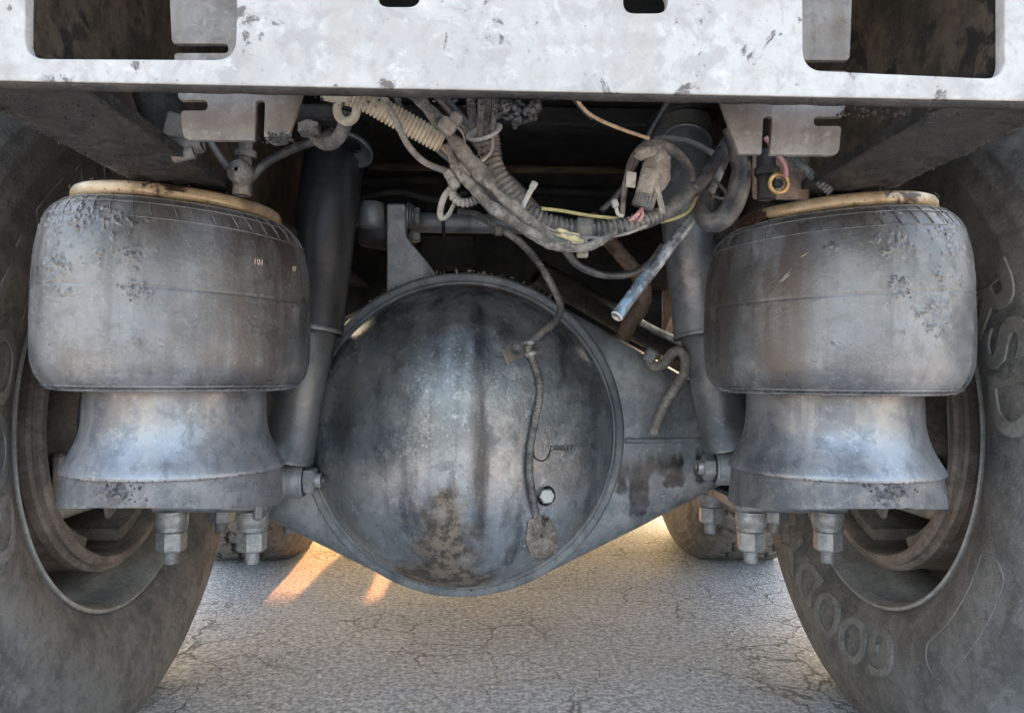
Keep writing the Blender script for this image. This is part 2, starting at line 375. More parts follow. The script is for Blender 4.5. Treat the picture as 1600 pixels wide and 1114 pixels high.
# pavement: worn cracked asphalt
def pavement_mat():
    m = bpy.data.materials.new('cracked_worn_asphalt'); m.use_nodes = True; nt = m.node_tree; N = nt.nodes; Lk = nt.links; b = N['Principled BSDF']
    tc = N.new('ShaderNodeTexCoord')
    def nz(s, det=6, ro=.6, vec=None):
        t = N.new('ShaderNodeTexNoise'); t.inputs['Scale'].default_value = s; t.inputs['Detail'].default_value = det; t.inputs['Roughness'].default_value = ro
        Lk.new(vec or tc.outputs['Object'], t.inputs['Vector']); return t
    def ramp(v, a, c_, lo, hi):
        t = N.new('ShaderNodeMapRange'); t.interpolation_type = 'SMOOTHSTEP'
        for i, k in enumerate((a, c_, lo, hi)): t.inputs[i + 1].default_value = k
        Lk.new(v, t.inputs[0]); return t.outputs[0]
    def mix(f, a, c_, mode='MIX'):
        t = N.new('ShaderNodeMix'); t.data_type = 'RGBA'; t.blend_type = mode
        if isinstance(f, float): t.inputs[0].default_value = f
        else: Lk.new(f, t.inputs[0])
        for s, val in ((6, a), (7, c_)):
            if isinstance(val, tuple): t.inputs[s].default_value = (*val, 1)
            else: Lk.new(val, t.inputs[s])
        return t.outputs[2]
    wob = nz(9, 5, .6); ad = N.new('ShaderNodeMix'); ad.data_type = 'VECTOR'; ad.inputs[0].default_value = .09
    Lk.new(tc.outputs['Object'], ad.inputs[4]); Lk.new(wob.outputs['Color'], ad.inputs[5])
    vo = N.new('ShaderNodeTexVoronoi'); vo.feature = 'DISTANCE_TO_EDGE'; vo.inputs['Scale'].default_value = 9; Lk.new(ad.outputs[1], vo.inputs['Vector'])
    msk = nz(2.3, 3); wd = ramp(msk.outputs['Fac'], .42, .64, .004, .032)
    sub = N.new('ShaderNodeMath'); sub.operation = 'DIVIDE'; Lk.new(vo.outputs['Distance'], sub.inputs[0]); Lk.new(wd, sub.inputs[1])
    crack = ramp(sub.outputs[0], .25, 1.0, 1, 0)
    agg = N.new('ShaderNodeTexVoronoi'); agg.inputs['Scale'].default_value = 150; Lk.new(tc.outputs['Object'], agg.inputs['Vector'])
    sep = N.new('ShaderNodeSeparateColor'); Lk.new(agg.outputs['Color'], sep.inputs[0])
    stone = ramp(sep.outputs[0], .45, 1.0, 0, 1)
    c = mix(ramp(nz(3.2, 8, .65).outputs['Fac'], .3, .7, 0, 1), (.48, .49, .505), (.58, .587, .60))
    c = mix(stone, c, (.66, .655, .645)); fine = ramp(nz(95, 8, .8).outputs['Fac'], .40, .60, .52, 1.22)
    cc = N.new('ShaderNodeCombineColor')
    for i in range(3): Lk.new(fine, cc.inputs[i])
    c = mix(1.0, c, cc.outputs[0], 'MULTIPLY')
    c = mix(ramp(nz(1.4, 4).outputs['Fac'], .55, .72, 0, .35), c, (.27, .255, .24))
    c = mix(crack, c, (.23, .225, .22)); Lk.new(c, b.inputs['Base Color']); b.inputs['Roughness'].default_value = .88
    h = N.new('ShaderNodeMath'); h.operation = 'MULTIPLY_ADD'; Lk.new(crack, h.inputs[0]); h.inputs[1].default_value = -2.2
    h2 = N.new('ShaderNodeMath'); h2.operation = 'ADD'; Lk.new(nz(70, 9, .75).outputs['Fac'], h2.inputs[0])
    inv = N.new('ShaderNodeMath'); inv.operation = 'MULTIPLY'; Lk.new(agg.outputs['Distance'], inv.inputs[0]); inv.inputs[1].default_value = -.7; Lk.new(inv.outputs[0], h2.inputs[1])
    Lk.new(h2.outputs[0], h.inputs[2])
    bp = N.new('ShaderNodeBump'); bp.inputs['Strength'].default_value = .8; bp.inputs['Distance'].default_value = .009
    Lk.new(h.outputs[0], bp.inputs['Height']); Lk.new(bp.outputs[0], b.inputs['Normal'])
    return m
M['ground'] = pavement_mat()
# ------------------------------------------------------------------ ground
def ground():
    xs = [-400, -60, -8, -3] + list(np.linspace(-2, 2, 90)) + [3, 8, 60, 400]
    ys = [-400, -60, -8, -2] + list(np.linspace(-.5, 4.5, 110)) + [6, 12, 60, 400]
    V = []
    for x in xs:
        for y in ys:
            z = 0.0
            if -2 <= x <= 2 and -.5 <= y <= 4.5:
                q = Vector((x, y, 0)); e = min(2 - abs(x), y + .5, 4.5 - y, .5) / .5
                z = (.006 * noise.noise(q * 2.2) + .003 * noise.noise(q * 8)) * e
            V.append((x, y, z))
    tag(obj('pavement', (V, grid_faces(len(xs), len(ys))), M['ground']), 'worn grey cracked asphalt under the truck', None, kind='structure')
ground()
# ------------------------------------------------------------------ chassis
YC = 0.50
def crossmember():
    t = thing('rear_crossmember', 'weathered white steel crossmember plate with rectangular cutouts across the truck', 'crossmember', (0, YC, .74))
    a, b = P(0, 126, YC), P(1600, 158, YC); s = (b.z - a.z) / (b.x - a.x); zb = lambda x: a.z + s * (x - a.x)
    out = [(-.62, zb(-.62)), (.62, zb(.62)), (.62, 1.02), (-.62, 1.02)]
    h1 = [(x, z) for x, z in px_outline([(38, 92), (368, 94)], YC)]
    h2 = [(x, z) for x, z in px_outline([(1255, 110), (1570, 124)], YC)]
    hole = lambda h: rounded([h[0], h[1], (h[1][0] + .001, .96), (h[0][0] - .001, .96)], .014)
    slots = []
    for x0, x1, y1 in ((590, 656, 11), (974, 1043, 21)):
        p, q = P(x0, y1, YC), P(x1, y1, YC); slots.append(rounded([(p.x, p.z), (q.x, q.z), (q.x, q.z + .016), (p.x, p.z + .016)], .009))
    obj('plate', plate([out, hole(h1), hole(h2)] + slots, YC, .010, .001, 2), M['white'], t, sharp=30)
    # rolled lower lip, grimy
    V = []
    for i in range(120):
        x = -.62 + 1.24 * i / 119; z0 = zb(x) - .0006
        for k, (dy, dz) in enumerate(((.0012, .0), (.0012, -.0012), (.006, -.0022), (.0112, -.0014), (.0112, 0))):
            V.append((x, YC + dy, z0 + dz + .0008 * noise.noise(Vector((x * 60, k, 3))) * (dz < 0)))
    obj('lower_lip', (V, grid_faces(120, 5)), M['rail'], t)
    sp = []
    for px0, px1, n, rr in ((775, 845, 170, .0030), (480, 760, 40, .0012), (1330, 1560, 60, .0014)):
        for _ in range(n):
            px = random.uniform(px0, px1); p = P(px, 150, YC)
            sp.append((Vector((p.x, YC + random.uniform(.012, .03), zb(p.x) - random.uniform(.0, rr * 4.0) * math.exp(-((px - 810) / 30) ** 2) - random.uniform(.0, .004))), random.uniform(.3, 1) * rr))
    obj('grease_clumps', clumps(sp), M['grease'], t, kind='stuff')
crossmember()
RZ = 0.760
def frame_rail(s, label):
    t = thing('frame_rail', label, 'frame rail', (s * .345, YC + .02, RZ), 'frame rails of the truck')
    y0, y1, th = YC + .016, 4.6, .009
    V = []; ny = 260; ys = [y0 + (1.1 - y0) * i / 200 for i in range(201)] + [1.1 + (y1 - 1.1) * (i + 1) / 59 for i in range(59)]
    prof = [(s * .302, RZ + th)] + [(s * (.302 + .088 * k / 14), RZ) for k in range(15)] + [(s * .392, RZ + .03), (s * .392, 1.035)]
    n = len(prof)
    for y in ys:
        for k, (x, z) in enumerate(prof):
            d = 0
            if 0 < k < 16:
                q = Vector((x, y, 0)); d = .0035 * max(0, noise.noise(q * 30)) + .0028 * max(0, noise.noise(q * 85) - .1)
                d *= .35 + .9 * max(0, min(1, (abs(x) - .315) / .04))
            V.append((x, y, z - d))
    obj('bottom_flange', (V, grid_faces(len(ys), n, flip=s > 0)), M['rail'], t)
    obj('web', box((s * .386, (y0 + y1) / 2, .902), (.008, y1 - y0, .266)), M['web'], t, smooth=False)
    obj('inner_lip', cbox((s * .3085, (y0 + y1) / 2, RZ + .006), (.012, y1 - y0, .007), .002), M['rail'], t, smooth=False)
    obj('top_flange', box((s * .347, (y0 + y1) / 2, 1.03), (.085, y1 - y0, .008)), M['rail'], t, smooth=False)
    sp = []
    for _ in range(420):
        y = random.uniform(YC + .02, .86); x = s * random.choice((random.gauss(.386, .003), random.uniform(.32, .390)))
        sp.append((Vector((x, y, RZ - random.uniform(-.001, .002))), random.uniform(.0003, .0010)))
    for _ in range(60):
        y = random.uniform(YC + .02, .80); sp.append((Vector((s * random.gauss(.303, .002), y, RZ + random.uniform(-.001, .008))), random.uniform(.0003, .0011)))
    obj('grease_clumps', clumps(sp), M['grease'], t, kind='stuff')
    # bolt heads on the inner web
    for y in (.60, .66):
        obj('web_bolt', hexnut((s * .382, y, .80), (-s, 0, 0), .013, .010), M['rail'], t, smooth=False)
frame_rail(-1, 'grimy black frame rail over the air spring printed 101')
frame_rail(1, 'greasy black frame rail over the scratched air spring beside the lettered tyre')
def slot_bracket(side, label):
    Y = YC + .045
    t = thing('slotted_bracket', label, 'bracket', P(380 if side < 0 else 1225, 220, Y), 'slotted gusset brackets behind the crossmember')
    if side < 0:
        pts = [(262, -60), (268, 69), (356, 69), (357, 83), (272, 83), (272, 95), (279, 157), (324, 157), (324, 173), (282, 173), (286, 219), (398, 220), (400, 157), (414, 157), (412, 215), (425, 226), (447, 224), (475, 140), (475, -60)]
        r = [0, .004, .005, .005, .003, 0, .003, .0045, .0045, .003, .006, .001, .004, .004, .003, .003, .003, 0, 0]
    else:
        pts = [(1334, -60), (1328, 95), (1215, 94), (1215, 110), (1325, 111), (1322, 158), (1318, 183), (1272, 183), (1272, 197), (1315, 197), (1311, 243), (1203, 242), (1207, 182), (1193, 182), (1190, 241), (1155, 241), (1123, 150), (1123, -60)]
        r = [0, .004, .005, .005, .003, 0, .003, .0045, .0045, .003, .006, .001, .004, .004, .001, .001, 0, 0]
    obj('plate', plate([rounded(px_outline(pts, Y), r)], Y, .005, .0006), M['bracket'], t, sharp=30)
    if side < 0:
        sp = [(P(random.gauss(435, 10), random.gauss(217, 4), Y - .0003), random.uniform(.0004, .0014)) for _ in range(110)]
        obj('grease_clumps', clumps(sp), M['grease'], t, kind='stuff')
slot_bracket(-1, 'brown slotted steel bracket with greasy corner above the air spring printed 101')
slot_bracket(1, 'clean brown slotted steel bracket above the black valve with brass ring')
# ------------------------------------------------------------------ air springs
BY = 0.876
def air_spring(s, label):
    cx = s * .379; c0 = Vector((cx, BY, .42))
    t = thing('air_spring', label, 'air spring', c0, 'air springs of the rear axle')
    def tilt(x, z): return s * (x - cx) * .06 * max(0, min(1, (z - .55) / .15))
    # bellows
    prof = [(.098, .7420), (.112, .7415), (.120, .738), (.126, .733), (.131, .7265), (.136, .717), (.140, .704), (.143, .688), (.1448, .668), (.1455, .645), (.1457, .62), (.1455, .595), (.1445, .577), (.142, .566), (.138, .557), (.133, .551), (.127, .5475), (.118, .546), (.104, .5455), (.094, .548)]
    fine = []
    pv = catmull([(r, z, 0) for r, z in prof], 11)
    pv, _ = resample(pv, .0012)
    seg = 520; V = []; mask = []
    if s < 0: pat = [(-2.14, .715, .25, .03, .9), (-1.75, .712, .35, .018, .8), (-2.06, .668, .18, .022, 1.0), (-1.454, .645, .09, .012, 1.0), (-1.6, .675, .3, .015, .55), (-2.0, .64, .12, .012, .85), (-1.45, .592, .2, .01, .5), (-2.1, .595, .06, .006, .7)]
    else: pat = [(-1.555, .655, .09, .02, 1.0), (-1.336, .635, .16, .016, .95), (-1.066, .705, .20, .03, 1.0), (-2.03, .695, .06, .012, .5), (-1.605, .70, .2, .025, .6), (-1.3, .615, .18, .014, .8), (-1.9, .60, .2, .01, .4), (-1.58, .731, .12, .006, .9), (-1.2, .66, .2, .02, .7)]
    angs = [-math.pi + math.pi * 1.04 * i / 620 for i in range(620)] + [.04 * math.pi + (math.pi * .96) * i / 130 for i in range(130)]
    seg = len(angs); br = []; inn = -.52 if s < 0 else -2.62
    for a in angs:
        for p in pv:
            r, z = p.x, p.y
            q = Vector((math.cos(a) * r, math.sin(a) * r, z))
            g = 0
            for a0, z0, wa, wz, k in pat:
                da = (a - (a0 % (2 * math.pi)) + math.pi) % (2 * math.pi) - math.pi
                g = max(g, k * math.exp(-(da / wa) ** 2 - ((z - z0) / wz) ** 2))
            d = 0.0
            if g > .05:
                n1 = noise.fractal(q * 95 + Vector((s * 9, 0, 0)), 1.0, 2.0, 4); n2 = noise.noise(q * 260); n3 = noise.noise(q * 520)
                m = max(0, min(1, (g * 1.05 + n1 * .75 - .52) * 3.0)); d = m * (.0006 + .0022 * max(-.2, n2) + .0012 * n3)
            else: m = 0
            d += .0006 * noise.noise(q * 12)
            if abs(z - (.648)) < .0011: d -= .0006
            mask.append(m * .85)
            di = (a - inn + math.pi) % (2 * math.pi) - math.pi; br.append(max(0, 1 - (di / 1.0) ** 2) ** .7 if abs(di) < 1.0 else 0)
            x, y = cx + math.cos(a) * (r + d), BY + math.sin(a) * (r + d)
            V.append((x, y, z + tilt(x, z)))
    bel = obj('bellows', (V, grid_faces(seg, len(pv), cu=True)), M['rubber'], t, attr=mask, brown=br)
    # raised cord lines at the shoulder and the lower fold
    gs = []
    def ring(r, z, w):
        pts = []
        for i in range(90):
            a = 2 * math.pi * i / 90; x, y = cx + math.cos(a) * r, BY + math.sin(a) * r
            pts.append(Vector((x, y, z + tilt(x, z))))
        return tube(pts, w, 6, closed=True, smooth=False, step=.011)
    for r, z, w_ in ((.1205, .7385, .0006), (.1275, .7322, .0007), (.1365, .7165, .0008), (.1335, .5505, .0008), (.127, .5465, .0010), (.120, .5452, .0008)): gs.append(ring(r, z, w_))
    for i in range(44):
        a = 2 * math.pi * (i + .3 * random.random()) / 44
        pts = []
        for r, z in ((.119, .7395), (.1265, .733), (.132, .726), (.1365, .717)):
            x, y = cx + math.cos(a + (.7375 - z) * 2.5) * r, BY + math.sin(a + (.7375 - z) * 2.5) * r; pts.append(Vector((x, y, z + tilt(x, z))))
        gs.append(tube(pts, .0006, 5, step=.004))
    for i in range(100):
        a = 2 * math.pi * i / 100; pts = [Vector((cx + math.cos(a) * r, BY + math.sin(a) * r, z)) for r, z in ((.1335, .5508), (.129, .5475), (.121, .5453))]
        gs.append(tube(pts, .0007, 5, step=.004))
    obj('moulded_cord_lines', join(*gs), M['rubber'], bel, kind='stuff')
    # bead plate
    pr = [(.02, .7575), (.104, .7575), (.1085, .7565), (.1105, .753), (.1108, .748), (.1095, .7435), (.106, .7425), (.095, .7425)]
    V, fs = revolve(pr, 128, 'Z', (cx, BY, 0))
    V = [(x, y, z + tilt(x, z)) for x, y, z in V]; obj('bead_plate', (V, fs), M['gold'], t)
    sp = []
    for _ in range(60):
        a = random.uniform(-2.7, -.5); z = random.choice((.7575, random.uniform(.744, .7575)))
        x, y = cx + math.cos(a) * .1105, BY + math.sin(a) * .1105; sp.append((Vector((x, y, z + tilt(x, z))), random.uniform(.0003, .0009)))
    for a0, z0, wa, wz, k in pat:
        if k < .6: continue
        for _ in range(int(5 * k)):
            a = random.gauss(a0, wa * .55); z = random.gauss(z0, wz * .5); rr = .1452 if z < .69 else .1445 - (z - .69) * .28
            x, y = cx + math.cos(a) * rr, BY + math.sin(a) * rr; sp.append((Vector((x, y, z + tilt(x, z))), random.uniform(.0004, .0012)))
    obj('grease_clumps', clumps(sp), M['grime'], t, kind='stuff')
    # piston
    pp = [(.096, .552), (.0962, .535), (.0965, .520), (.0975, .508), (.1000, .496), (.1040, .485), (.1090, .4745), (.1140, .466), (.1168, .4605), (.1176, .4580), (.1172, .4560)]
    pv2, _ = resample(catmull([(r, z, 0) for r, z in pp], 8), .0022)
    def wob(tt, j, r, h):
        q = Vector((math.cos(tt) * r, math.sin(tt) * r, h)); return r + .0005 * noise.noise(q * 25), h + (.0004 * noise.noise(Vector((tt * 7, s, 0))) if h < .462 else 0)
    obj('piston', revolve([(p.x, p.y) for p in pv2], 220, 'Z', (cx, BY, 0), wob), M['piston'], t)
    # skirt below the rolled rim: slightly squared, its bottom cut arched
    V = []; mk = []; nz_ = 22; sg = 400
    ga = -1.69 if s < 0 else -1.49
    for i in range(sg):
        a = 2 * math.pi * i / sg; ca, sa = math.cos(a), math.sin(a)
        R0 = .1135
        front = max(0, -sa)
        zb = .4140 + .0165 * front ** 1.4 + .0012 * noise.noise(Vector((a * 9, s, 1))) + .0008 * noise.noise(Vector((a * 30, s, 1)))
        for j in range(nz_):
            k = j / (nz_ - 1); z = .4573 + (zb - .4573) * k
            n_ = 2 + .25 * k; R = R0 / (abs(ca) ** n_ + abs(sa) ** n_) ** (1 / n_)
            R *= 1 + .012 * k
            da = (a - ga % (2 * math.pi) + math.pi) % (2 * math.pi) - math.pi
            g = math.exp(-(da / .17) ** 2) * (.4 + .6 * (1 - abs(k - .45)))
            q = Vector((ca, sa, z * 9)); nn = noise.noise(q * 9); d = .0002 * noise.noise(q * 22)
            m = max(0, min(1, (g + nn * .5 - .35) * 2)); d += m * (.0015 + .0028 * noise.noise(q * 36)) + (.0001 * noise.noise(q * 60))
            mk.append(m * .9); V.append((cx + ca * (R + d), BY + sa * (R + d), z))
    V.append((cx, BY, .414)); mk.append(0)
    fs = grid_faces(sg, nz_, cu=True) + [((i * nz_ + nz_ - 1), ((i + 1) % sg) * nz_ + nz_ - 1, len(V) - 1) for i in range(sg)]
    obj('piston_skirt', (V, fs), M['skirt'], t, attr=mk, sharp=50)
    sp = []
    for _ in range(60):
        a = random.gauss(ga, .13); z = random.gauss(.445, .008); sp.append((Vector((cx + math.cos(a) * .1142, BY + math.sin(a) * .1142, max(.4345, min(z, .457)))), random.uniform(.0006, .0018)))
    for _ in range(70):
        a = random.uniform(-3, -.2); sp.append((Vector((cx + math.cos(a) * .1172, BY + math.sin(a) * .1172, .4565)), random.uniform(.0004, .0010)))
    obj('grease_clumps', clumps(sp), M['grime'], t, kind='stuff')
    if s > 0:   # pale scratches in the dust
        gs = []
        for sc_ in SCR:
            pts = []
            for px, py in sc_:
                dd = (P(px, py, 1) - CAM).normalized(); tt = .5
                while ((CAM + dd * tt).xy - Vector((cx, BY))).length > .1454: tt += .0003
                pts.append(CAM + dd * tt)
            gs.append(pts)
        for pts in gs: obj('scratch', tube(pts, [.0003, .0007, .0002], 6, step=.0015, rough=.5), M['tie'], bel)
    if s < 0:   # printed numbers, laid on the bellows
        for body, size, px, py in (('101', .0085, 404, 410), ('07', .008, 460, 421)):
            V, fs = text_geo(body, size, .00012, .00012)
            dd = (P(px, py, 1) - CAM).normalized(); tt = .5
            while ((CAM + dd * tt).xy - Vector((cx, BY))).length > .1459: tt += .0005
            hit = CAM + dd * tt; a0 = math.atan2(hit.y - BY, hit.x - cx)
            W = []
            for v in V:
                a = a0 + v.x / .146; W.append((cx + math.cos(a) * (.1460 + v.z), BY + math.sin(a) * (.1460 + v.z), hit.z + v.y - .06 * 0))
            obj('printed_number', (W, fs), M['print'], bel, smooth=False)
SCR = [((1216, 444), (1228, 430), (1238, 420)), ((1222, 440), (1231, 431), (1236, 426)), ((1250, 402), (1258, 398), (1264, 393)), ((1209, 519), (1211, 515), (1213, 511))]
air_spring(-1, 'grey rubber air spring printed 101 with crusty grease and gold top plate')
air_spring(1, 'grey rubber air spring with pale scratch, beside the tyre lettered RSD')
# ------------------------------------------------------------------ suspension beams, clamp plates, U-bolts
AY, AZ = 1.236, 0.468
def beam(s, label):
    t = thing('suspension_beam', label, 'suspension beam', (s * .43, AY, .36), 'suspension beams carrying the air springs')
    pts = [(BY - .06, .420, .440), (BY + .05, .416, .440), (1.0, .402, .432), (1.08, .388, .420), (1.42, .388, .420), (1.60, .42, .46), (1.9, .5, .56)]
    V = []
    for i, (y, z0, z1) in enumerate(pts):
        x = s * (.385 if i < 2 else .43); hw = .05
        V += [(x - hw, y, z0), (x + hw, y, z0), (x + hw, y, z1), (x - hw, y, z1)]
    fs = grid_faces(len(pts), 4, cv=True) + [(0, 1, 2, 3), tuple(reversed(range(len(V) - 4, len(V))))]
    obj('beam_arm', (V, fs), M['drum'], t, smooth=False)
    obj('clamp_plate', cbox((s * .422, 1.225, .374), (.165, .27, .020), .004), M['axle'], t, smooth=False)
    obj('axle_seat', cbox((s * .43, 1.236, .402), (.12, .16, .03), .004), M['axle'], t, smooth=False)
beam(-1, 'rusty suspension beam under the air spring printed 101')
beam(1, 'rusty suspension beam under the air spring beside the lettered tyre')
def u_bolt(s, y, label):
    x0, x1 = s * .480, s * .365; t = thing('axle_u_bolt', label, 'u-bolt', (s * .43, y, .288), 'axle u-bolts with long nuts')
    top = .575
    pts = [Vector((x0, y, .32)), Vector((x0, y, .45)), Vector((x0, y, top - .03)), Vector((x0 - s * .02, y, top)), Vector((x1 + s * .02, y, top)), Vector((x1, y, top - .03)), Vector((x1, y, .45)), Vector((x1, y, .32))]
    obj('bent_rod', tube(pts, .0105, 14, step=.008), M['bolt'], t)
    for x in (x0, x1):
        obj('washer', rod((x, y, .3635), (x, y, .3400), .0225, 20), M['bolt'], t)
        obj('washer_flange', rod((x, y, .3400), (x, y, .3360), .0215, 20), M['bolt'], t)
        obj('nut', hexnut((x, y, .3360), (0, 0, -1), .0208, .030), M['bolt'], t, smooth=False)
        obj('thread_end', tube([Vector((x, y, .308)), Vector((x, y, .2885))], .0105, 16, smooth=False, rib=.0022, depth=.05), M['bolt'], t)
for s, nm in ((-1, 'beside the tyre facing the air spring printed 101'), (1, 'under the air spring beside the lettered tyre')):
    u_bolt(s, 1.11, 'rear steel axle u-bolt with long nuts ' + nm)
    u_bolt(s, 1.315, 'forward steel axle u-bolt partly hidden ' + nm)
# ------------------------------------------------------------------ drive axle
DX, DZ, DR = -.062, .472, .242
DYF = 1.150                     # plane of the cover flange
def dome_h(u, v):
    R = .226; r2 = (u * u + v * v) / (R * R)
    if r2 >= 1: return 0.0
    w2 = R * R - v * v
    b = math.sqrt(max(0.0, 1 - u * u / w2)) * (1 - (v / R) ** 4) ** .55 * .55 + math.sqrt(1 - r2) * .45
    h = .150 * b
    k = (u - .012) / .005; sp = .005 * (math.log1p(math.exp(k)) if k < 30 else k)
    h -= .36 * sp * b ** 1.3 * (1 - .5 * min(1, sp / .2))
    k2 = (-u - .05) / .012; sp2 = .012 * (math.log1p(math.exp(k2)) if k2 < 30 else k2)
    h -= .16 * sp2 * b
    return h
def dome_hit(px, py, lift=0.0):
    d = (P(px, py, 1.0) - CAM); t = .8
    while t < 1.3:
        q = CAM + d * t
        if q.y >= DYF - dome_h(q.x - DX, q.z - DZ) - lift: break
        t += .0005
    return CAM + d * t
def drive_axle(ay, name, label, detail=True):
    t = thing(name, label, 'axle', (DX, ay, AZ - .24), 'drive axles of the tandem'); dy = ay - AY
    xs = list(np.linspace(-.66, -.34, 14)) + list(np.linspace(-.33, .15, 90)) + list(np.linspace(.153, .36, 80 if detail else 30)) + list(np.linspace(.37, .66, 20)); V = []; n = 150 if detail else 48; oil = []
    for x in xs:
        u = abs(x - DX)
        if u < .11: top = math.sqrt(.252 ** 2 - u * u); bot = top
        else:
            R = .252; k = (u - .11) / .29; t0 = math.sqrt(R * R - .11 ** 2)
            top = max(t0 + (.068 - t0) * k, .068); bot = max(t0 + (.082 - t0) * min(k, 1.5), .07)
        hy = .084 if u < .27 else .084 - .012 * min(1, (u - .27) / .1)
        for j in range(n):
            a = 2 * math.pi * j / n; ca, sa = math.cos(a), math.sin(a); e = 2 / 6.0
            zz = (abs(sa) ** e) * (1 if sa > 0 else -1); yy = (abs(ca) ** e) * (1 if ca > 0 else -1)
            zv = DZ - .004 + zz * (top if zz > 0 else bot); V.append((x, ay + yy * hy, zv))
            o_ = 0
            for x0, x1, z0, z1 in ((.176, .270, .414, .449), (.196, .219, .35, .42), (.176, .184, .385, .42), (.250, .274, .395, .43), (.120, .135, .585, .61), (.30, .31, .40, .44)):
                dx = max(x0 - x, 0, x - x1); dz = max(z0 - zv, 0, zv - z1); o_ = max(o_, 1 - math.hypot(dx, dz) / .011 + .5 * noise.noise(Vector((x * 110, zv * 110, 3))))
            oil.append(max(0, min(1, o_)) * .8 if yy < 0 else 0)
    obj('banjo_housing', (V, grid_faces(len(xs), n, cv=True) + [tuple(range(n))[::-1], tuple((len(xs) - 1) * n + j for j in range(n))]), M['housing'], t, sharp=40, attr=oil)
    # domed cover
    V = []; mk = []; st = []; nr, na = (110, 340) if detail else (24, 60)
    for i in range(nr):
        r = .2265 * (1 - (1 - i / (nr - 1)) ** 1.6) if i else .0004
        for j in range(na):
            a = 2 * math.pi * j / na; u, v = r * math.cos(a), r * math.sin(a); q = Vector((u, v, 0))
            V.append((DX + u, DYF + dy - dome_h(u, v) + .0005 * noise.noise(q * 26), DZ + v))
            g = .8 * math.exp(-((u + .02) / .06) ** 2 - ((v + .125) / .09) ** 2) + .85 * math.exp(-((u + .04) / .09) ** 2 - ((v + .205) / .03) ** 2) + .9 * math.exp(-((r - .222) / .01) ** 2) * max(0, math.sin(a)) ** 6
            mk.append(min(1, g)); st.append(min(1, .95 * math.exp(-((u - .026) / .012) ** 2) * max(0, min(1, (v + .19) / .08)) + .8 * math.exp(-((u + .03) / .012) ** 2 - ((v - .13) / .06) ** 2) + .7 * math.exp(-((u + .17) / .02) ** 2 - ((v - .02) / .05) ** 2) + .7 * math.exp(-((u + .06) / .03) ** 2 - ((v + .11) / .06) ** 2)))
    cov = obj('cover_dome', (V, grid_faces(nr, na, cv=True)), M['cover'], t, attr=mk, brown=st)
    pr = [(.222, DYF + dy + .004), (.225, DYF + dy - .005), (.2275, DYF + dy - .0085), (.2305, DYF + dy - .0085), (.2325, DYF + dy - .005), (.2345, DYF + dy - .0035), (.241, DYF + dy - .0045), (.2445, DYF + dy - .0015), (.246, DYF + dy + .004)]
    obj('cover_flange', revolve(pr, 160, 'Y', (DX, 0, DZ)), M['axle'], t)
    if not detail: return t
    # weld seams along the arms
    for x0, x1 in ((.185, .42), (-.31, -.42)):
        pts = [Vector((x0 + (x1 - x0) * k / 40, ay - .0835 + .012 * max(0, min(1, (abs(x0 + (x1 - x0) * k / 40 - DX) - .27) / .1)), .463 + .0012 * noise.noise(Vector((k, 0, 2))))) for k in range(41)]
        obj('weld_seam', tube(pts, .0048, 10, smooth=False, step=.003, rib=.006, depth=.08, rough=.3, flat=.8), M['axle'], t)
    # torque rod bracket on top
    yb = 1.175
    o = px_outline([(604, 318), (633, 318), (634, 368), (692, 440), (690, 475), (604, 480)], yb)
    obj('torque_rod_bracket', plate([rounded(o, [.004, .004, .01, 0, 0, 0])], yb, .03, .003, 2), M['axle'], t, sharp=30)
    # rim of dried dirt on the top ledge
    sp = []
    for _ in range(240):
        a = math.pi / 2 + random.gauss(0, .38); r = random.uniform(.236, .250); sp.append((Vector((DX + r * math.cos(a), DYF + random.uniform(-.004, .02), DZ + r * math.sin(a))), random.uniform(.0006, .0020)))
    for _ in range(70):
        a = -math.pi / 2 + random.gauss(-.05, .22); r = random.uniform(.215, .232); sp.append((Vector((DX + r * math.cos(a), DYF - random.uniform(.0, .02), DZ + r * math.sin(a))), random.uniform(.0006, .002)))
    obj('dried_dirt', clumps(sp), M['dirtpad'], t, kind='stuff')
    # filler plug
    c = dome_hit(852, 774); ax = (CAM - c).normalized() + Vector((.25, 0, -.1)); ax.normalize()
    obj('plug_boss', rod(c + ax * -.008, c + ax * .003, .0165, 24, .0145), M['cover'], cov)
    obj('filler_plug', hexnut(c + ax * .003, ax, .0108, .009), M['bolt'], cov, smooth=False)
    # cast lettering and stamped number
    for body, size, px, py, sp_ in (('SPICER', .015, 884, 679, 1.0), ('D080171', .0115, 880, 700, .92)):
        V, fs = text_geo(body, size, .0008 if body == 'SPICER' else .0004, .0001); c0 = dome_hit(px, py); W = []
        for v in V:
            x, z = c0.x + v.x * sp_, c0.z + v.y; W.append((x, DYF - dome_h(x - DX, z - DZ) - .0003 - v.z, z))
        obj('cast_lettering' if body == 'SPICER' else 'stamped_number', (W, fs), M['cover'] if body == 'SPICER' else M['stamp'], cov, smooth=False)
    # cast hook mark under the number
    pts = [dome_hit(a, b) for a, b in ((832, 700), (836, 715), (846, 720), (856, 714), (860, 700))]
    obj('cast_mark', tube(pts, .0012, 8), M['dark'], cov)
    return t
drive_axle(AY, 'rear_drive_axle', 'blue grey drive axle with big domed differential cover and stains')
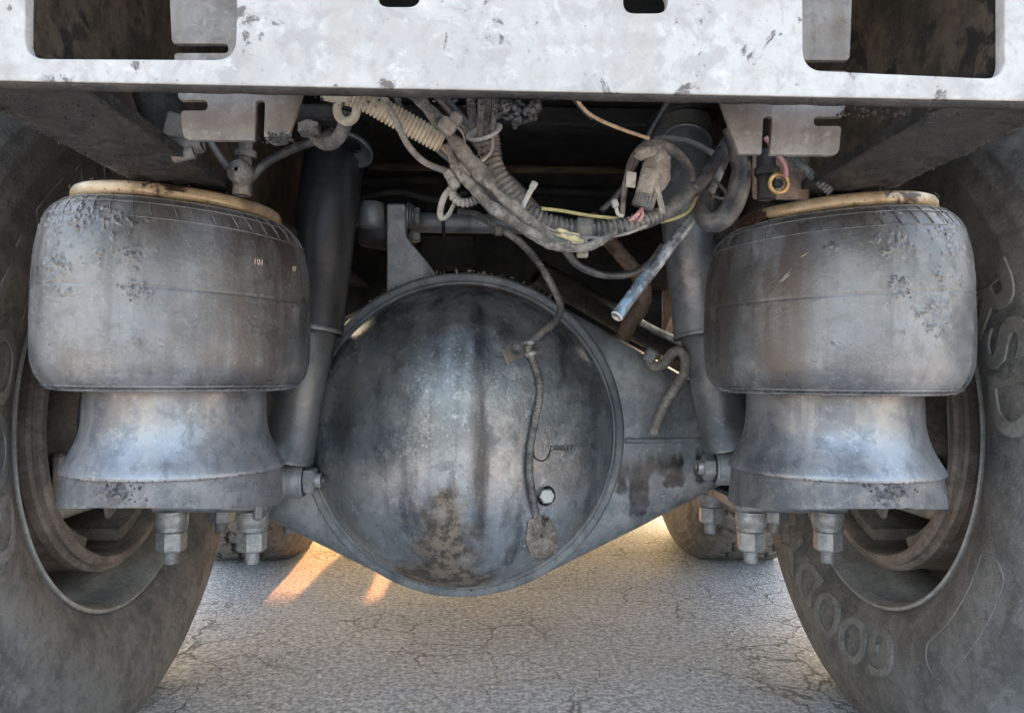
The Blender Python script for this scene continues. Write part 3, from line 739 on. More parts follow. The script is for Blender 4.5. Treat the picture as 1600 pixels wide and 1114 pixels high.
# ------------------------------------------------------------------ wheels
def wheel(s, yc, label, near=True):
    zc = .49; X = .600; t = thing('wheel', label, 'wheel', (s * X, yc, 0), 'wheels of the tandem axles')
    X2 = lambda x: s * x
    # tyre: profile in (radius, x)
    prof = [(.296, .612), (.300, .604), (.306, .5985), (.318, .592), (.335, .584), (.355, .5775), (.375, .574), (.398, .5735), (.403, .5728), (.406, .5740), (.430, .5765), (.433, .5760), (.436, .5775), (.455, .583), (.458, .5825), (.461, .5845), (.476, .5925), (.479, .592), (.482, .5955), (.492, .603), (.500, .6105), (.506, .6165), (.511, .622), (.5145, .628)]
    pv, _ = resample(catmull([(a, b, 0) for a, b in prof], 6), .004)
    side = [(p.x, p.y) for p in pv]
    tread = [(.515 + .004 * (1 - ((x - .738) / .11) ** 2), x) for x in np.linspace(.632, .845, 54)]
    outer = [(a, 1.476 - b) for a, b in reversed(side[::3])]
    full = side + tread + outer; ns, ntr = len(side), len(tread)
    def lug(tt, j, r, h):
        if ns - 5 <= j < ns + ntr + 3:
            k = (h - .738) / .107; ph = tt * 46 / (2 * math.pi)
            zig = ph + .9 * abs(((h - .63) * 9) % 1 - .5) * 1.2
            g = 0
            if abs(k) < 1.1: g = max(g, 1 if (zig % 1) < .16 else 0)
            for kk in (-.55, 0, .55):
                if abs(k - kk - .05 * (1 if (ph % 1) < .5 else -1)) < .045: g = 1
            r -= .013 * g
        r += .0006 * noise.noise(Vector((math.cos(tt) * r * 18, math.sin(tt) * r * 18, h * 18)))
        return r, s * h
    V, fs = revolve(full, 640, 'X', (0, yc, zc), lug)
    # flatten at the road
    V = [(x, y, z if z > .0 else .0 + (z) * .05 + .0008) for x, y, z in V]
    if s < 0: fs = [tuple(reversed(q)) for q in fs]
    ty = obj('tyre', (V, fs), M['tyre'], t, sharp=45)
    # raised lettering following the sidewall
    rs = [a for a, b in side]; xsd = [b for a, b in side]
    def letters(body, size, r0, ang, off=.0009, sx=1.0, raise_=.0028):
        T, tf = text_geo(body, size, raise_, off, 4); W = []
        for v in T:
            r = r0 + v.y; a = ang + s * v.x * sx / r0          # angle: 0 = +Y, grows towards +Z
            x = float(np.interp(r, rs, xsd)); W.append((s * (x - v.z - .0002), yc + r * math.cos(a), zc + r * math.sin(a)))
        # view from the inboard side
        obj('sidewall_lettering', (W, tf if s < 0 else [tuple(reversed(q)) for q in tf]), M['letter'], ty, smooth=False)
    if near:
        if s > 0:
            letters('GOODYEAR', .098, .355, math.radians(-61), .001, 1.17)
            letters('RSD', .11, .389, math.radians(164.5), .003, 1.02)
            # long rounded badge outline
            pts = []
            for k in range(80):
                q = k / 80
                if q < .42: a, r = -127 + (q / .42) * -30, .408
                elif q < .5: a, r = -157 - 2 * math.sin((q - .42) / .08 * math.pi), .408 - (q - .42) / .08 * .048
                elif q < .92: a, r = -157 + ((q - .5) / .42) * 30, .36
                else: a, r = -127 + 2 * math.sin((q - .92) / .08 * math.pi), .36 + (q - .92) / .08 * .048
                x = float(np.interp(r, rs, xsd)); a = math.radians(a); pts.append(Vector((s * (x - .0004), yc + r * math.cos(a), zc + r * math.sin(a))))
            obj('moulded_badge_outline', tube(pts, .0010, 6, closed=True, smooth=False, step=.008), M['letter'], ty)
        else:
            letters('GOODYEAR', .098, .37, math.radians(154), .001, 1.17, .0012)
            letters('RSD', .11, .389, math.radians(20), .003, 1.02)
    # rim
    def ring(pr, name, m, parent, seg=160): 
        V, fs = revolve([(a, s * b) for a, b in pr], seg, 'X', (0, yc, zc))
        if s < 0: fs = [tuple(reversed(q)) for q in fs]
        return obj(name, (V, fs), M[m], parent, sharp=35)
    rm = ring([(.2865, .618), (.2865, .650), (.284, .665), (.279, .675), (.276, .685), (.276, .730), (.279, .745), (.284, .760), (.286, .80), (.286, .86), (.10, .862), (.02, .862)], 'rim', 'rim', t)
    ring([(.2985, .6085), (.2995, .6040), (.2985, .6005), (.2960, .5990), (.2935, .6005), (.2920, .6045), (.2885, .6110), (.2865, .6180)], 'rim_flange', 'rimedge', rm)
    dr = ring([(.240, .86), (.240, .70), (.236, .66), (.2345, .640), (.2390, .636), (.2390, .622), (.2350, .6185), (.2310, .6185), (.2310, .612), (.2265, .6085), (.2165, .6085), (.2135, .6115), (.2115, .618), (.2105, .65), (.2105, .80)], 'brake_drum', 'drum', t)
    # two brake shoes with a gap between them
    for a0, a1 in ((-80, 60), (105, 250)):
        V = []; n = 60
        for i in range(n):
            a = math.radians(a0 + (a1 - a0) * i / (n - 1))
            for r, x in ((.208, .632), (.1905, .632), (.1885, .636), (.1885, .74), (.208, .74)): V.append((s * x, yc + r * math.cos(a), zc + r * math.sin(a)))
        fs = grid_faces(n, 5, cv=True, flip=s > 0) + [tuple(range(5)), tuple((n - 1) * 5 + j for j in range(5))]
        obj('brake_shoe', (V, fs), M['shoe'], t, sharp=35)
        V = []
        for i in range(n):
            a = math.radians(a0 + 12 + (a1 - a0 - 24) * i / (n - 1)); k = .5 + .5 * math.cos((i / (n - 1) - .5) * 2 * math.pi)
            for r, x in ((.189, .665), (.150 - .03 * k, .665), (.150 - .03 * k, .673), (.189, .673)): V.append((s * x, yc + r * math.cos(a), zc + r * math.sin(a)))
        obj('shoe_web', (V, grid_faces(n, 4, cv=True, flip=s > 0) + [tuple(range(4)), tuple((n - 1) * 4 + j for j in range(4))]), M['rim'], t, smooth=False)
    ring([(.205, .782), (.12, .775), (.10, .74), (.085, .70), (.085, .64)], 'backing_plate', 'drum', t, 64)
    obj('brake_spider', cbox((s * .672, yc, zc - .10), (.02, .16, .10), .006), M['rim'], t, smooth=False)
    return t
wheel(-1, AY, 'dusty near tyre and rim beside the air spring printed 101')
wheel(1, AY, 'dusty near tyre lettered RSD with rusty brake drum inside its rim')
wheel(-1, AY + 1.22, 'far wheel with chunky tread where orange sunlight hits the road', near=False)
wheel(1, AY + 1.22, 'far wheel with brown sidewall behind the shaded axle arm', near=False)
# ------------------------------------------------------------------ shock absorbers
def shock(s, label):
    if s < 0: top, mid, bot = P(530, 190, 1.15), P(488, 516, 1.12), P(448, 735, 1.10)
    else: top, mid, bot = P(1063, 190, 1.15), P(1100, 522, 1.12), P(1142, 715, 1.10)
    t = thing('shock_absorber', label, 'shock absorber', bot, 'shock absorbers beside the differential')
    ax = (top - bot).normalized()
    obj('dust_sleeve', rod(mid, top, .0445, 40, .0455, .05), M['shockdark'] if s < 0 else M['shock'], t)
    obj('damper_body', rod(bot + ax * .01, mid + ax * .02, .0365, 40, .0365, .12), M['shock'], t)
    obj('sleeve_band', rod(mid - ax * .003, mid + ax * .0035, .0455, 40, .0455, .03), M['shock'], t)
    c = bot - ax * .014
    obj('lower_eye', rod(c - Vector((.026, 0, 0)), c + Vector((.026, 0, 0)), .026, 28), M['axle'], t)
    i = -s   # inboard
    obj('mount_bolt', rod(c, c + Vector((i * .052, 0, 0)), .0105, 18), M['bolt'], t)
    obj('mount_nut', hexnut(c + Vector((i * .027, 0, 0)), (i, 0, 0), .0185, .017), M['bolt'], t, smooth=False)
    obj('mount_washer', rod(c + Vector((i * .024, 0, 0)), c + Vector((i * .0275, 0, 0)), .024, 24), M['bolt'], t)
    tp = top + ax * .004
    obj('upper_cap', rod(tp - ax * .004, tp + ax * .006, .05, 36), M['dark'], t)
    obj('upper_stud', rod(tp, tp + ax * .07, .011, 16), M['dark'], t)
    # rubber bump washer seat, tilted dish
    q = P(548, 228, 1.10) if s < 0 else P(1075, 215, 1.12)
    V, fs = revolve([(.016, .006), (.026, .004), (.034, -.002), (.0365, -.010), (.034, -.010), (.031, -.004), (.016, .0)], 48, 'Z', (0, 0, 0))
    R = Matrix.Rotation(math.radians(-24), 3, 'X') @ Matrix.Rotation(math.radians(14), 3, 'Y')
    obj('mount_dish', ([R @ Vector(v) + q for v in V], fs), M['shock'], t)
    obj('axle_bracket', cbox((c.x - i * .034, c.y + .03, c.z - .01), (.012, .10, .09), .004), M['axle'], t, smooth=False)
shock(-1, 'dark sleeved shock absorber next to the air spring printed 101')
shock(1, 'dusty grey shock absorber behind the blue painted tube')
# ------------------------------------------------------------------ track rod
def track_rod():
    Y = 1.20; t = thing('torque_rod', 'dusty grey horizontal torque rod bolted to the axle bracket', 'rod', P(640, 365, Y))
    obj('rod_tube', rod(P(640, 348, Y + .05), P(880, 352, Y + .10), .0165, 24), M['axle'], t)
    c = P(600, 336, Y)
    obj('rod_eye', rod(c - Vector((.045, -.005, 0)), c + Vector((.0, .005, 0)), .021, 28), M['axle'], t)
    obj('eye_bush', revolve([(.004, -.022), (.017, -.020), (.021, -.012), (.022, 0), (.021, .012), (.017, .02)], 32, 'Z', P(580, 337, Y - .012)), M['axle'], t)
    obj('eye_lug', rod(P(566, 352, Y + .02), P(610, 360, Y + .02), .034, 30), M['dark'], t)
    a = P(545, 339, Y); obj('bolt_head', hexnut(a, (1, 0, 0), .016, .018), M['bolt'], t, smooth=False)
    for k, (px, r) in enumerate(((637, .021), (641, .019), (645, .0165))):
        b = P(px, 337, Y); obj('washer', rod(b, b + Vector((.003, 0, 0)), r, 24), M['axle'], t)
    b = P(648, 337, Y); obj('bolt_nut', hexnut(b, (1, 0, 0), .0135, .008), M['axle'], t, smooth=False)
    b = P(648, 366, Y); obj('lower_bolt', hexnut(b, (0, -.3, -1), .010, .012), M['axle'], t, smooth=False)
    obj('rod_strap', tube([Vector((P(690, 350, Y).x, Y + .06 + .019 * math.cos(a_), P(690, 349, Y + .06).z + .019 * math.sin(a_))) for a_ in np.linspace(0, 6.28, 20)][:-1], .003, 8, closed=True, smooth=False), M['dark'], t)
track_rod()
# ------------------------------------------------------------------ wiring and hoses
def line(name, label, cat, pts, dia, m, group=None, part='sheath', extra=None, **kw):
    """pts: (px, py, Y); dia in photo pixels at those depths"""
    W = [P(*p) for p in pts]
    ym = sum(p[2] for p in pts) / len(pts)
    r = [d * p[2] / F / 2 for d, p in zip(dia, pts)] if isinstance(dia, (list, tuple)) else dia * ym / F / 2
    if label:
        o = obj(name, tube(W, r, **kw), M[m]); tag(o, label, cat, group); return o
    return W, r
G1 = 'wires and hoses hanging under the crossmember'
# tan ribbed conduit
line('tan_conduit', 'sun faded tan ribbed conduit sloping down from the crossmember', 'conduit', [(545, 146, .60), (580, 162, .605), (630, 190, .615), (690, 223, .625)], 36, 'tan', G1, rib=.0034, depth=.10, seg=28)
line('brown_wire', 'short brown wire leaving the end of the tan conduit', 'wire', [(680, 220, .628), (698, 236, .63), (712, 248, .632)], 9, 'copper', G1)
line('grey_air_tube', 'thin grey tube hanging across the tan conduit to a connector', 'tube', [(598, 140, .572), (606, 165, .575), (620, 191, .58), (638, 228, .59), (664, 254, .60), (700, 269, .61)], 10.5, 'greytube', G1)
# wrapped loom with two strands
t = thing('taped_loom', 'dirty grey tape wrapped wiring loom of twisted strands', 'wiring loom', P(800, 330, .60), G1)
obj('strand', tube([P(*p) for p in ((636, 138, .60), (664, 166, .60), (690, 195, .60), (714, 226, .595), (744, 262, .59), (775, 298, .59), (805, 328, .595), (838, 356, .60), (866, 374, .60), (890, 385, .60))], [.0055, .0054, .0052, .0056, .0058, .0055, .0048, .0044, .004], 16, step=.0016, rough=.5, rib=.011, depth=.05), M['wrap'], t)
obj('strand', tube([P(*p) for p in ((700, 226, .603), (714, 258, .598), (736, 290, .592), (762, 318, .59), (795, 342, .588), (826, 362, .594), (858, 380, .60), (900, 388, .602), (930, 381, .606), (962, 362, .612))], [.0038, .0042, .0044, .0044, .0042, .004, .0035, .003], 14, step=.0016, rough=.5, rib=.009, depth=.05), M['wrap'], t)
obj('clip', cbox(P(699, 198, .588), (.013, .011, .011), .002, Matrix.Rotation(math.radians(40), 3, 'Y')), M['conn'], t, smooth=False)
obj('clip', cbox(P(712, 187, .59), (.009, .009, .009), .0015, Matrix.Rotation(math.radians(35), 3, 'Y')), M['conn'], t, smooth=False)
line('dark_strap_hose', 'dark grey hose running behind the taped loom', 'hose', [(676, 138, .67), (710, 176, .67), (742, 215, .67), (775, 262, .67), (812, 300, .67), (850, 345, .67)], 19, 'black', G1)
line('wire_hoop', 'thin pale wire hoop behind the taped loom clip', 'wire', [(702, 200, .60), (714, 199, .602), (724, 212, .604), (726, 228, .606), (720, 240, .606)], 3.5, 'tie', G1)
# bundle coming down through the white ring tie
line('corrugated_loom', 'narrow ribbed loom entering the ring tie beside the taped loom', 'wiring loom', [(735, 138, .63), (736, 165, .63), (741, 195, .628), (752, 222, .625), (757, 250, .62), (752, 262, .615)], 15, 'loom', G1, rib=.0031, seg=18)
line('corrugated_loom', 'middle ribbed loom between flat wires above the ring tie', 'wiring loom', [(762, 138, .625), (761, 165, .622), (759, 195, .62), (757, 222, .618), (751, 245, .618)], 13, 'loom', G1, rib=.0028, seg=18)
for k, (a, b, c_) in enumerate((((748, 138), (749, 170), (748, 205)), ((752, 138), (753, 175), (750, 215)), ((774, 138), (772, 175), (769, 240)), ((781, 138), (779, 165), (776, 176)))):
    line('flat_wire', ('thin flat wire beside the narrow ribbed loom above the ring tie', 'thin flat wire beside the middle ribbed loom above the ring tie', 'broad dusty flat wire passing through the ring tie', 'broad short flat wire cut off above the ring tie')[k], 'wire', [(*a, .615), (*b, .613), (*c_, .612)], 8.5 if k > 1 else 6, 'wrap', 'flat wires through the ring tie', seg=10)
t = thing('main_loom', 'thick ribbed black wiring loom sagging across below the crossmember', 'wiring loom', P(910, 357, .62), G1)
main = [(762, 222, .615), (769, 250, .615), (782, 278, .615), (803, 308, .618), (832, 337, .622), (868, 352, .625), (908, 358, .628), (952, 357, .63), (998, 348, .635), (1038, 332, .645), (1066, 312, .655), (1088, 292, .665)]
obj('ribbed_sheath', tube([P(*p) for p in main], [.0068, .0074, .0077, .0078, .0076, .0074, .0074, .0072, .0068, .006], 26, rib=.0047, depth=.2), M['loom'], t)
obj('black_sheath', tube([P(*p) for p in ((1082, 300, .664), (1094, 284, .668), (1112, 262, .68), (1132, 230, .70), (1146, 205, .72))], .0062, 18, rough=.15), M['black'], t)
obj('second_ribbed_sheath', tube([P(*p) for p in ((772, 205, .628), (775, 232, .63), (781, 262, .632), (796, 292, .634))], .0042, 18, rib=.003, depth=.14), M['loom'], t)
for (px, py, Y, wd, ang) in ((910, 357, .627, .0105, 85), (921, 358, .628, .005, 85), (985, 351, .634, .004, 75)):
    c = P(px, py, Y); R = Matrix.Rotation(math.radians(90 - ang), 3, 'Y')
    V, fs = revolve([(.0072, -wd / 2), (.0088, -wd / 2 + .0006), (.0088, wd / 2 - .0006), (.0072, wd / 2)], 28, 'X', (0, 0, 0)); obj('clamp_band', ([R @ Vector(v) + c for v in V], fs), M['loom'], t)
# ring tie
c = P(757, 208, .612); R = Matrix.Rotation(math.radians(-22), 3, 'Y') @ Matrix.Rotation(math.radians(35), 3, 'X')
pts = [R @ Vector((.0125 * math.cos(a), .0125 * math.sin(a), 0)) + c for a in np.linspace(0, 2 * math.pi, 40)[:-1]]
tag(obj('ring_tie', tube(pts, .0036, 10, closed=True, smooth=False, step=.0015, flat=.45), M['tie']), 'pale plastic ring tie round the bundle of ribbed looms', 'cable tie', 'cable ties on the wiring')
line('loose_tie_tail', 'thin grey tie tail curling down beside the ring tie', 'cable tie', [(769, 215, .605), (768, 235, .602), (758, 248, .6), (746, 256, .6)], 5, 'tie', 'cable ties on the wiring')
def zip_tie(name, label, pts, wd, m='tie', head=True, grp='cable ties on the wiring'):
    W = [P(*p) for p in pts]; t = thing(name, label, 'cable tie', W[0], grp)
    obj('strap', tube(W, wd, 8, flat=.45), M[m], t)
    if head:
        d = (W[1] - W[0]).normalized(); obj('head', cbox(W[0] - d * .002, (.0055, .005, .0065), .001, Matrix.Rotation(math.atan2(d.x, d.z), 3, 'Y')), M[m], t, smooth=False)
zip_tie('zip_tie', 'grey zip tie strapping the ribbed loom to the taped loom', [(832, 293, .605), (824, 308, .602), (814, 328, .60), (804, 345, .602)], .0022)
zip_tie('zip_tie_loop', 'long loose zip tie loop hanging below the small connector', [(706, 292, .60), (694, 308, .60), (688, 328, .602), (690, 341, .604), (699, 338, .605), (708, 322, .606), (714, 304, .606)], .0026, 'greytube', False)
zip_tie('zip_tie_tail', 'short zip tie tail sticking up from the yellow wire', [(962, 322, .62), (966, 335, .62), (974, 338, .622)], .0016)
# connector block and small ribbed hook
t = thing('cable_connector', 'dusty grey plug connector on the side of the taped loom', 'connector', P(715, 285, .6), G1)
Rc = Matrix.Rotation(math.radians(-35), 3, 'Y')
obj('housing', cbox(P(721, 271, .595), (.011, .010, .014), .0012, Rc), M['conn'], t, smooth=False)
obj('housing_step', cbox(P(712, 263, .594), (.007, .009, .008), .001, Rc), M['conn'], t, smooth=False)
obj('plug_end', cbox(P(702, 275, .593), (.007, .008, .008), .001, Rc), M['conn'], t, smooth=False)
obj('plug_end', cbox(P(709, 287, .592), (.007, .008, .009), .001, Rc), M['conn'], t, smooth=False)
line('ribbed_hook', 'short pale ribbed tube curling under the small connector', 'conduit', [(706, 294, .598), (709, 308, .598), (722, 317, .598), (740, 314, .60), (757, 302, .604)], 15, 'greytube', G1, rib=.0030, depth=.15, seg=18)
# sensor cable running over the axle and down the cover
pts = [P(*p) for p in ((718, 331, 1.16), (745, 336, 1.13), (780, 357, 1.08), (812, 378, 1.06), (842, 412, 1.05), (862, 446, 1.06), (876, 478, 1.08))] + [dome_hit(868, 502, .012), dome_hit(846, 520, .008), dome_hit(826, 542, .008), dome_hit(834, 566, .006), dome_hit(843, 596, .006), dome_hit(843, 625, .006), dome_hit(836, 660, .006), dome_hit(829, 700, .006), dome_hit(828, 740, .006), dome_hit(833, 778, .006), dome_hit(838, 806, .004)]
t = thing('sensor_cable', 'thin ribbed sensor cable curving down over the differential cover', 'cable', pts[-1])
obj('ribbed_sheath', tube(pts, .0053, 16, rib=.0035, depth=.11), M['loom'], t)
obj('cable_clip', cbox(P(779, 361, 1.065), (.012, .012, .014), .002), M['conn'], t, smooth=False)
pp = [dome_hit(px, py, .002) for px, py in ((838, 800), (840, 820), (846, 838))]
obj('bare_wire', tube(pp, .0022, 8), M['dark'], t)
t = thing('cable_clamp', 'bolted steel clip holding the sensor cable on the cover', 'clamp', dome_hit(805, 560, 0))
def on_dome_patch(poly, th, name, m, parent, n=12, rough=0.0):
    """patch following the dome; poly in photo pixels"""
    cx_ = sum(p[0] for p in poly) / len(poly); cy_ = sum(p[1] for p in poly) / len(poly)
    V = []; seg = len(poly) * 5; ring = []
    for i in range(len(poly)):
        a, b = poly[i], poly[(i + 1) % len(poly)]
        for k in range(5): ring.append((a[0] + (b[0] - a[0]) * k / 5, a[1] + (b[1] - a[1]) * k / 5))
    lv = [(1.0, 0), (1.0, .8), (.93, 1), (.75, 1), (.5, 1), (.25, 1), (.02, 1)]
    for k, l in lv:
        for i, p in enumerate(ring):
            q = (cx_ + (p[0] - cx_) * k, cy_ + (p[1] - cy_) * k)
            h = dome_hit(q[0], q[1], 0); V.append(h + Vector((0, -1, 0)) * (th * l * (1 + rough * noise.noise(Vector((q[0] * .12, q[1] * .12, 3)))) - .001))
    return obj(name, (V, grid_faces(len(lv), len(ring), cv=True)), M[m], parent, sharp=40)
on_dome_patch([(783, 546), (800, 534), (826, 530), (829, 552), (806, 562), (793, 571)], .004, 'clip_plate', 'bracket', t)
c = dome_hit(807, 546, .004); obj('clip_bolt', rod(c + Vector((0, .004, 0)), c - Vector((0, .006, 0)), .0085, 20), M['bolt'], t)
for (a, b) in (((822, 536), (838, 534)), ((824, 554), (842, 550))):
    obj('clip_finger', tube([dome_hit(*a, .004), dome_hit((a[0] + b[0]) / 2, (a[1] + b[1]) / 2, .013), dome_hit(*b, .004)], .0042, 10), M['bolt'], t)
t = thing('dirt_patch', 'torn caked dirt patch at the end of the sensor cable', 'patch', dome_hit(848, 872))
on_dome_patch([(826, 812), (838, 806), (858, 808), (866, 822), (871, 845), (868, 866), (850, 872), (830, 868), (822, 845)], .0055, 'dirt_cake', 'dirtpad', t, rough=.9)
sp = [(dome_hit(random.gauss(848, 12), random.gauss(842, 17), .004), random.uniform(.0006, .0022)) for _ in range(70)]
obj('dirt_crumbs', clumps(sp), M['dirtpad'], t, kind='stuff')
# yellow and tan wires, loop hose
line('yellow_wire', 'yellow green wire running along the top of the ribbed loom', 'wire', [(846, 326, .636), (880, 330, .638), (920, 337, .64), (968, 342, .642)], 5.5, 'yellow', 'yellow wires along the loom')
line('yellow_wire', 'yellow wire ending beside the blue painted tube', 'wire', [(1030, 347, .65), (1056, 341, .655), (1076, 330, .66), (1090, 308, .665)], 6, 'yellow', 'yellow wires along the loom')
line('thin_tan_wire', 'thin tan wire sloping from the crossmember to the hose loop', 'wire', [(896, 146, .60), (910, 168, .605), (930, 184, .61), (968, 201, .62), (1014, 217, .63)], 6, 'copper', G1)
line('black_cable', 'black cable beside the thin tan wire under the crossmember', 'wire', [(890, 146, .615), (906, 168, .615), (926, 186, .615)], 6, 'black', G1)
line('hose_loop', 'dusty dark hose loop arching over the crumpled connector', 'hose', [(972, 338, .63), (974, 310, .63), (980, 275, .63), (990, 247, .632), (1008, 229, .635), (1032, 226, .64), (1058, 240, .65), (1076, 262, .66), (1086, 290, .665)], [9, 9, 10, 13, 15, 15, 15, 13, 10], 'wrap', G1)
line('upper_hose', 'dark hose arching behind the hose loop', 'hose', [(1020, 217, .80), (1050, 216, .80), (1085, 224, .80), (1125, 246, .80)], 11, 'black', G1)
# crumpled taped connector
t = thing('taped_connector', 'crumpled tan and grey taped connector hanging in the hose loop', 'connector', P(1010, 330, .62), G1)
def lump(cpx, cpy, Y, rx, rz, ry, sd_, ang=0, k1=.28):
    src, sf = ico_sub(*ico_sub(*ICO2)); V = []; c = P(cpx, cpy, Y); R = Matrix.Rotation(math.radians(ang), 3, 'Y')
    for v in src:
        n_ = 1 + k1 * noise.noise(v * 1.6 + Vector((sd_, 0, 0))) + k1 * .7 * abs(noise.noise(v * 4 + Vector((sd_, 2, 0)))) 
        V.append(R @ Vector((v.x * rx * n_, v.y * ry * n_, v.z * rz * n_)) + c)
    return V, sf
obj('tape_wad', lump(1024, 268, .632, .0105, .0195, .009, 4, 8, .38), M['tape'], t)
obj('tape_wad', lump(1010, 240, .630, .010, .0055, .007, 9, -10, .3), M['tape'], t)
obj('plug_body', cbox(P(1010, 285, .622), (.013, .011, .024), .002, Matrix.Rotation(math.radians(14), 3, 'Y')), M['tape'], t, smooth=False)
for k in range(5):
    obj('plug_rib', cbox(P(997 + k * 6, 309 + k * .8, .6195), (.0016, .006, .009), .0004, Matrix.Rotation(math.radians(18), 3, 'Y')), M['conn'], t, smooth=False)
obj('plug_base', cbox(P(1006, 315, .623), (.018, .010, .011), .0015, Matrix.Rotation(math.radians(20), 3, 'Y')), M['loom'], t, smooth=False)
obj('paper_tag', cbox(P(986, 281, .618), (.008, .0012, .013), .0004, Matrix.Rotation(math.radians(5), 3, 'Y')), M['tie'], t, smooth=False)
obj('tape_flap', cbox(P(1031, 312, .620), (.005, .002, .024), .0008, Matrix.Rotation(math.radians(-14), 3, 'Y')), M['tape'], t, smooth=False)
for a, b in (((992, 338), (984, 345)), ((998, 334), (990, 344)), ((1004, 336), (998, 346))):
    obj('red_wire', tube([P(1003, 326, .622), P(*a, .620), P(*b, .622)], .0013, 8), M['pink'], t)
# lower bits around the loom
t = thing('foam_wad', 'torn yellow foam wad stuck under the ribbed loom', 'foam', P(880, 380, .612), G1)
obj('foam_piece', lump(882, 371, .614, .0135, .0052, .006, 21, 12, .5), M['foam'], t)
t = thing('loom_clip', 'tan plastic clip hanging below the ribbed loom', 'clip', P(910, 403, .615), G1)
obj('clip_neck', cbox(P(912, 382, .613), (.007, .006, .013), .001), M['conn'], t, smooth=False)
obj('clip_foot', cbox(P(910, 396, .612), (.009, .008, .007), .001), M['conn'], t, smooth=False)
line('sagging_black_hose', 'thin black hose sagging below the ribbed loom', 'hose', [(868, 370, .66), (884, 392, .66), (906, 416, .665), (945, 430, .67), (985, 428, .68), (1015, 412, .69), (1035, 385, .70)], 12, 'black', G1)
# black and blue tube
t0, t1 = P(1146, 215, .72), P(964, 494, .60)
V, fs = tube([t0, P(1122, 270, .70), P(1098, 318, .675), P(1050, 382, .64), P(1005, 440, .615), t1], .0052, 20, step=.003, rough=.06)
mk = [min(1, max(0, ((1042 - (800 + F * (v - CAM).dot(right) / (v - CAM).dot(fwd))) / 40))) * .5 for v in V]
t = thing('blue_painted_tube', 'straight black tube with blue painted cut end hanging down', 'tube', t1, G1)
bt = obj('tube_body', (V, fs), M['bluetube'], t, attr=mk)
d = (t1 - P(1005, 440, .615)).normalized(); obj('cut_end', rod(t1 - d * .0006, t1 + d * .0012, .0054, 20, .0049), M['tie'], bt)
line('thick_black_hose', 'thick glossy black hose bending under the slotted bracket', 'hose', [(1140, 200, .64), (1150, 230, .64), (1158, 262, .638), (1154, 296, .635), (1142, 326, .632), (1124, 346, .63), (1106, 347, .635), (1098, 332, .645), (1104, 308, .66)], [24, 27, 31, 34, 35, 34, 31, 27, 22], 'black', G1, seg=24)
c = P(1105, 287, .675); pts = [c + Vector((.017 * math.cos(a), .004 * math.sin(a), .010 * math.sin(a) - .010 * math.cos(a))) for a in np.linspace(0, 2 * math.pi, 24)[:-1]]
tag(obj('rubber_band_tie', tube(pts, .0016, 8, closed=True, smooth=False, step=.003), M['black']), 'black tie binding the ribbed loom to the blue painted tube', 'cable tie', 'cable ties on the wiring')
line('grey_wire', 'thin grey wire sagging just under the ribbed loom', 'wire', [(812, 322, .60), (846, 352, .605), (884, 366, .61), (930, 372, .615), (976, 366, .62), (1012, 352, .625)], 5, 'greytube', G1)
line('dusty_cable', 'dusty cable crossing behind the taped loom to the torque rod', 'cable', [(612, 140, .78), (640, 190, .79), (690, 240, .80), (750, 290, .82), (800, 335, .86)], 9, 'black', G1)
line('dark_cable', 'dark cable drooping in the gap over the torque rod', 'cable', [(560, 310, 1.3), (620, 300, 1.3), (680, 312, 1.3), (730, 300, 1.3)], 9, 'dark', G1)
line('dark_cable', 'dark cable rising behind the crumpled connector to the frame', 'cable', [(940, 330, .9), (975, 290, .9), (1020, 200, .9), (1050, 150, .9)], 10, 'black', G1)
# left U hose with tan clip
t = thing('u_hose', 'short dusty hose bent like a U under the tan pipe clip', 'hose', P(510, 230, .72), G1)
obj('hose_body', tube([P(*p) for p in ((482, 185, .74), (490, 208, .735), (505, 224, .73), (522, 222, .725), (535, 205, .72), (544, 178, .72))], .0066, 18), M['wrap'], t)
obj('clip_ring', tube([P(542, 172, .70) + Vector((.009 * math.cos(a), 0, .011 * math.sin(a))) for a in np.linspace(0, 2 * math.pi, 24)[:-1]], .0042, 10, closed=True, smooth=False, step=.002), M['tan'], t)
obj('clip_tab', cbox(P(527, 152, .70), (.030, .006, .012), .002, Matrix.Rotation(math.radians(12), 3, 'Y')), M['tan'], t, smooth=False)
obj('hose_bracket', cbox(P(495, 180, .74), (.045, .02, .016), .003), M['rail'], t, smooth=False)
obj('bracket_bolt', hexnut(P(484, 195, .725), (0, -.2, -1), .011, .010), M['wrap'], t, smooth=False)
# left valve and clamp
t = thing('air_fitting', 'dusty upright air fitting between the brown bracket and air spring', 'fitting', P(378, 300, .80))
obj('stem', rod(P(386, 200, .80), P(382, 262, .80), .0075, 18), M['wrap'], t)
obj('collar', rod(P(385, 236, .80), P(384, 247, .80), .0115, 20), M['wrap'], t)
obj('elbow', revolve([(.002, -.014), (.010, -.012), (.013, -.004), (.013, .004), (.010, .012), (.002, .014)], 24, 'Y', P(376, 270, .79)), M['wrap'], t)
obj('elbow_base', rod(P(381, 262, .80), P(378, 306, .80), .0095, 18), M['wrap'], t)
line('air_tube', 'grey air tube curving into the dusty upright fitting', 'tube', [(318, 205, .79), (334, 232, .79), (350, 255, .79), (368, 272, .788)], 12, 'greytube', 'air tubes at the upright fitting')
line('air_tube', 'black air tube rising from the dusty fitting to the U hose', 'tube', [(390, 282, .80), (412, 258, .80), (446, 238, .79), (486, 222, .77), (520, 205, .76)], 14, 'black', 'air tubes at the upright fitting')
t = thing('pipe_clamp', 'steel pipe clamp beside the frame rail and brown bracket', 'clamp', P(278, 245, .70))
obj('clamp_barrel', rod(P(262, 234, .70), P(316, 224, .70), .0085, 20), M['bracket'], t)
obj('clamp_barrel', rod(P(270, 246, .695), P(304, 238, .695), .0058, 16), M['bracket'], t)
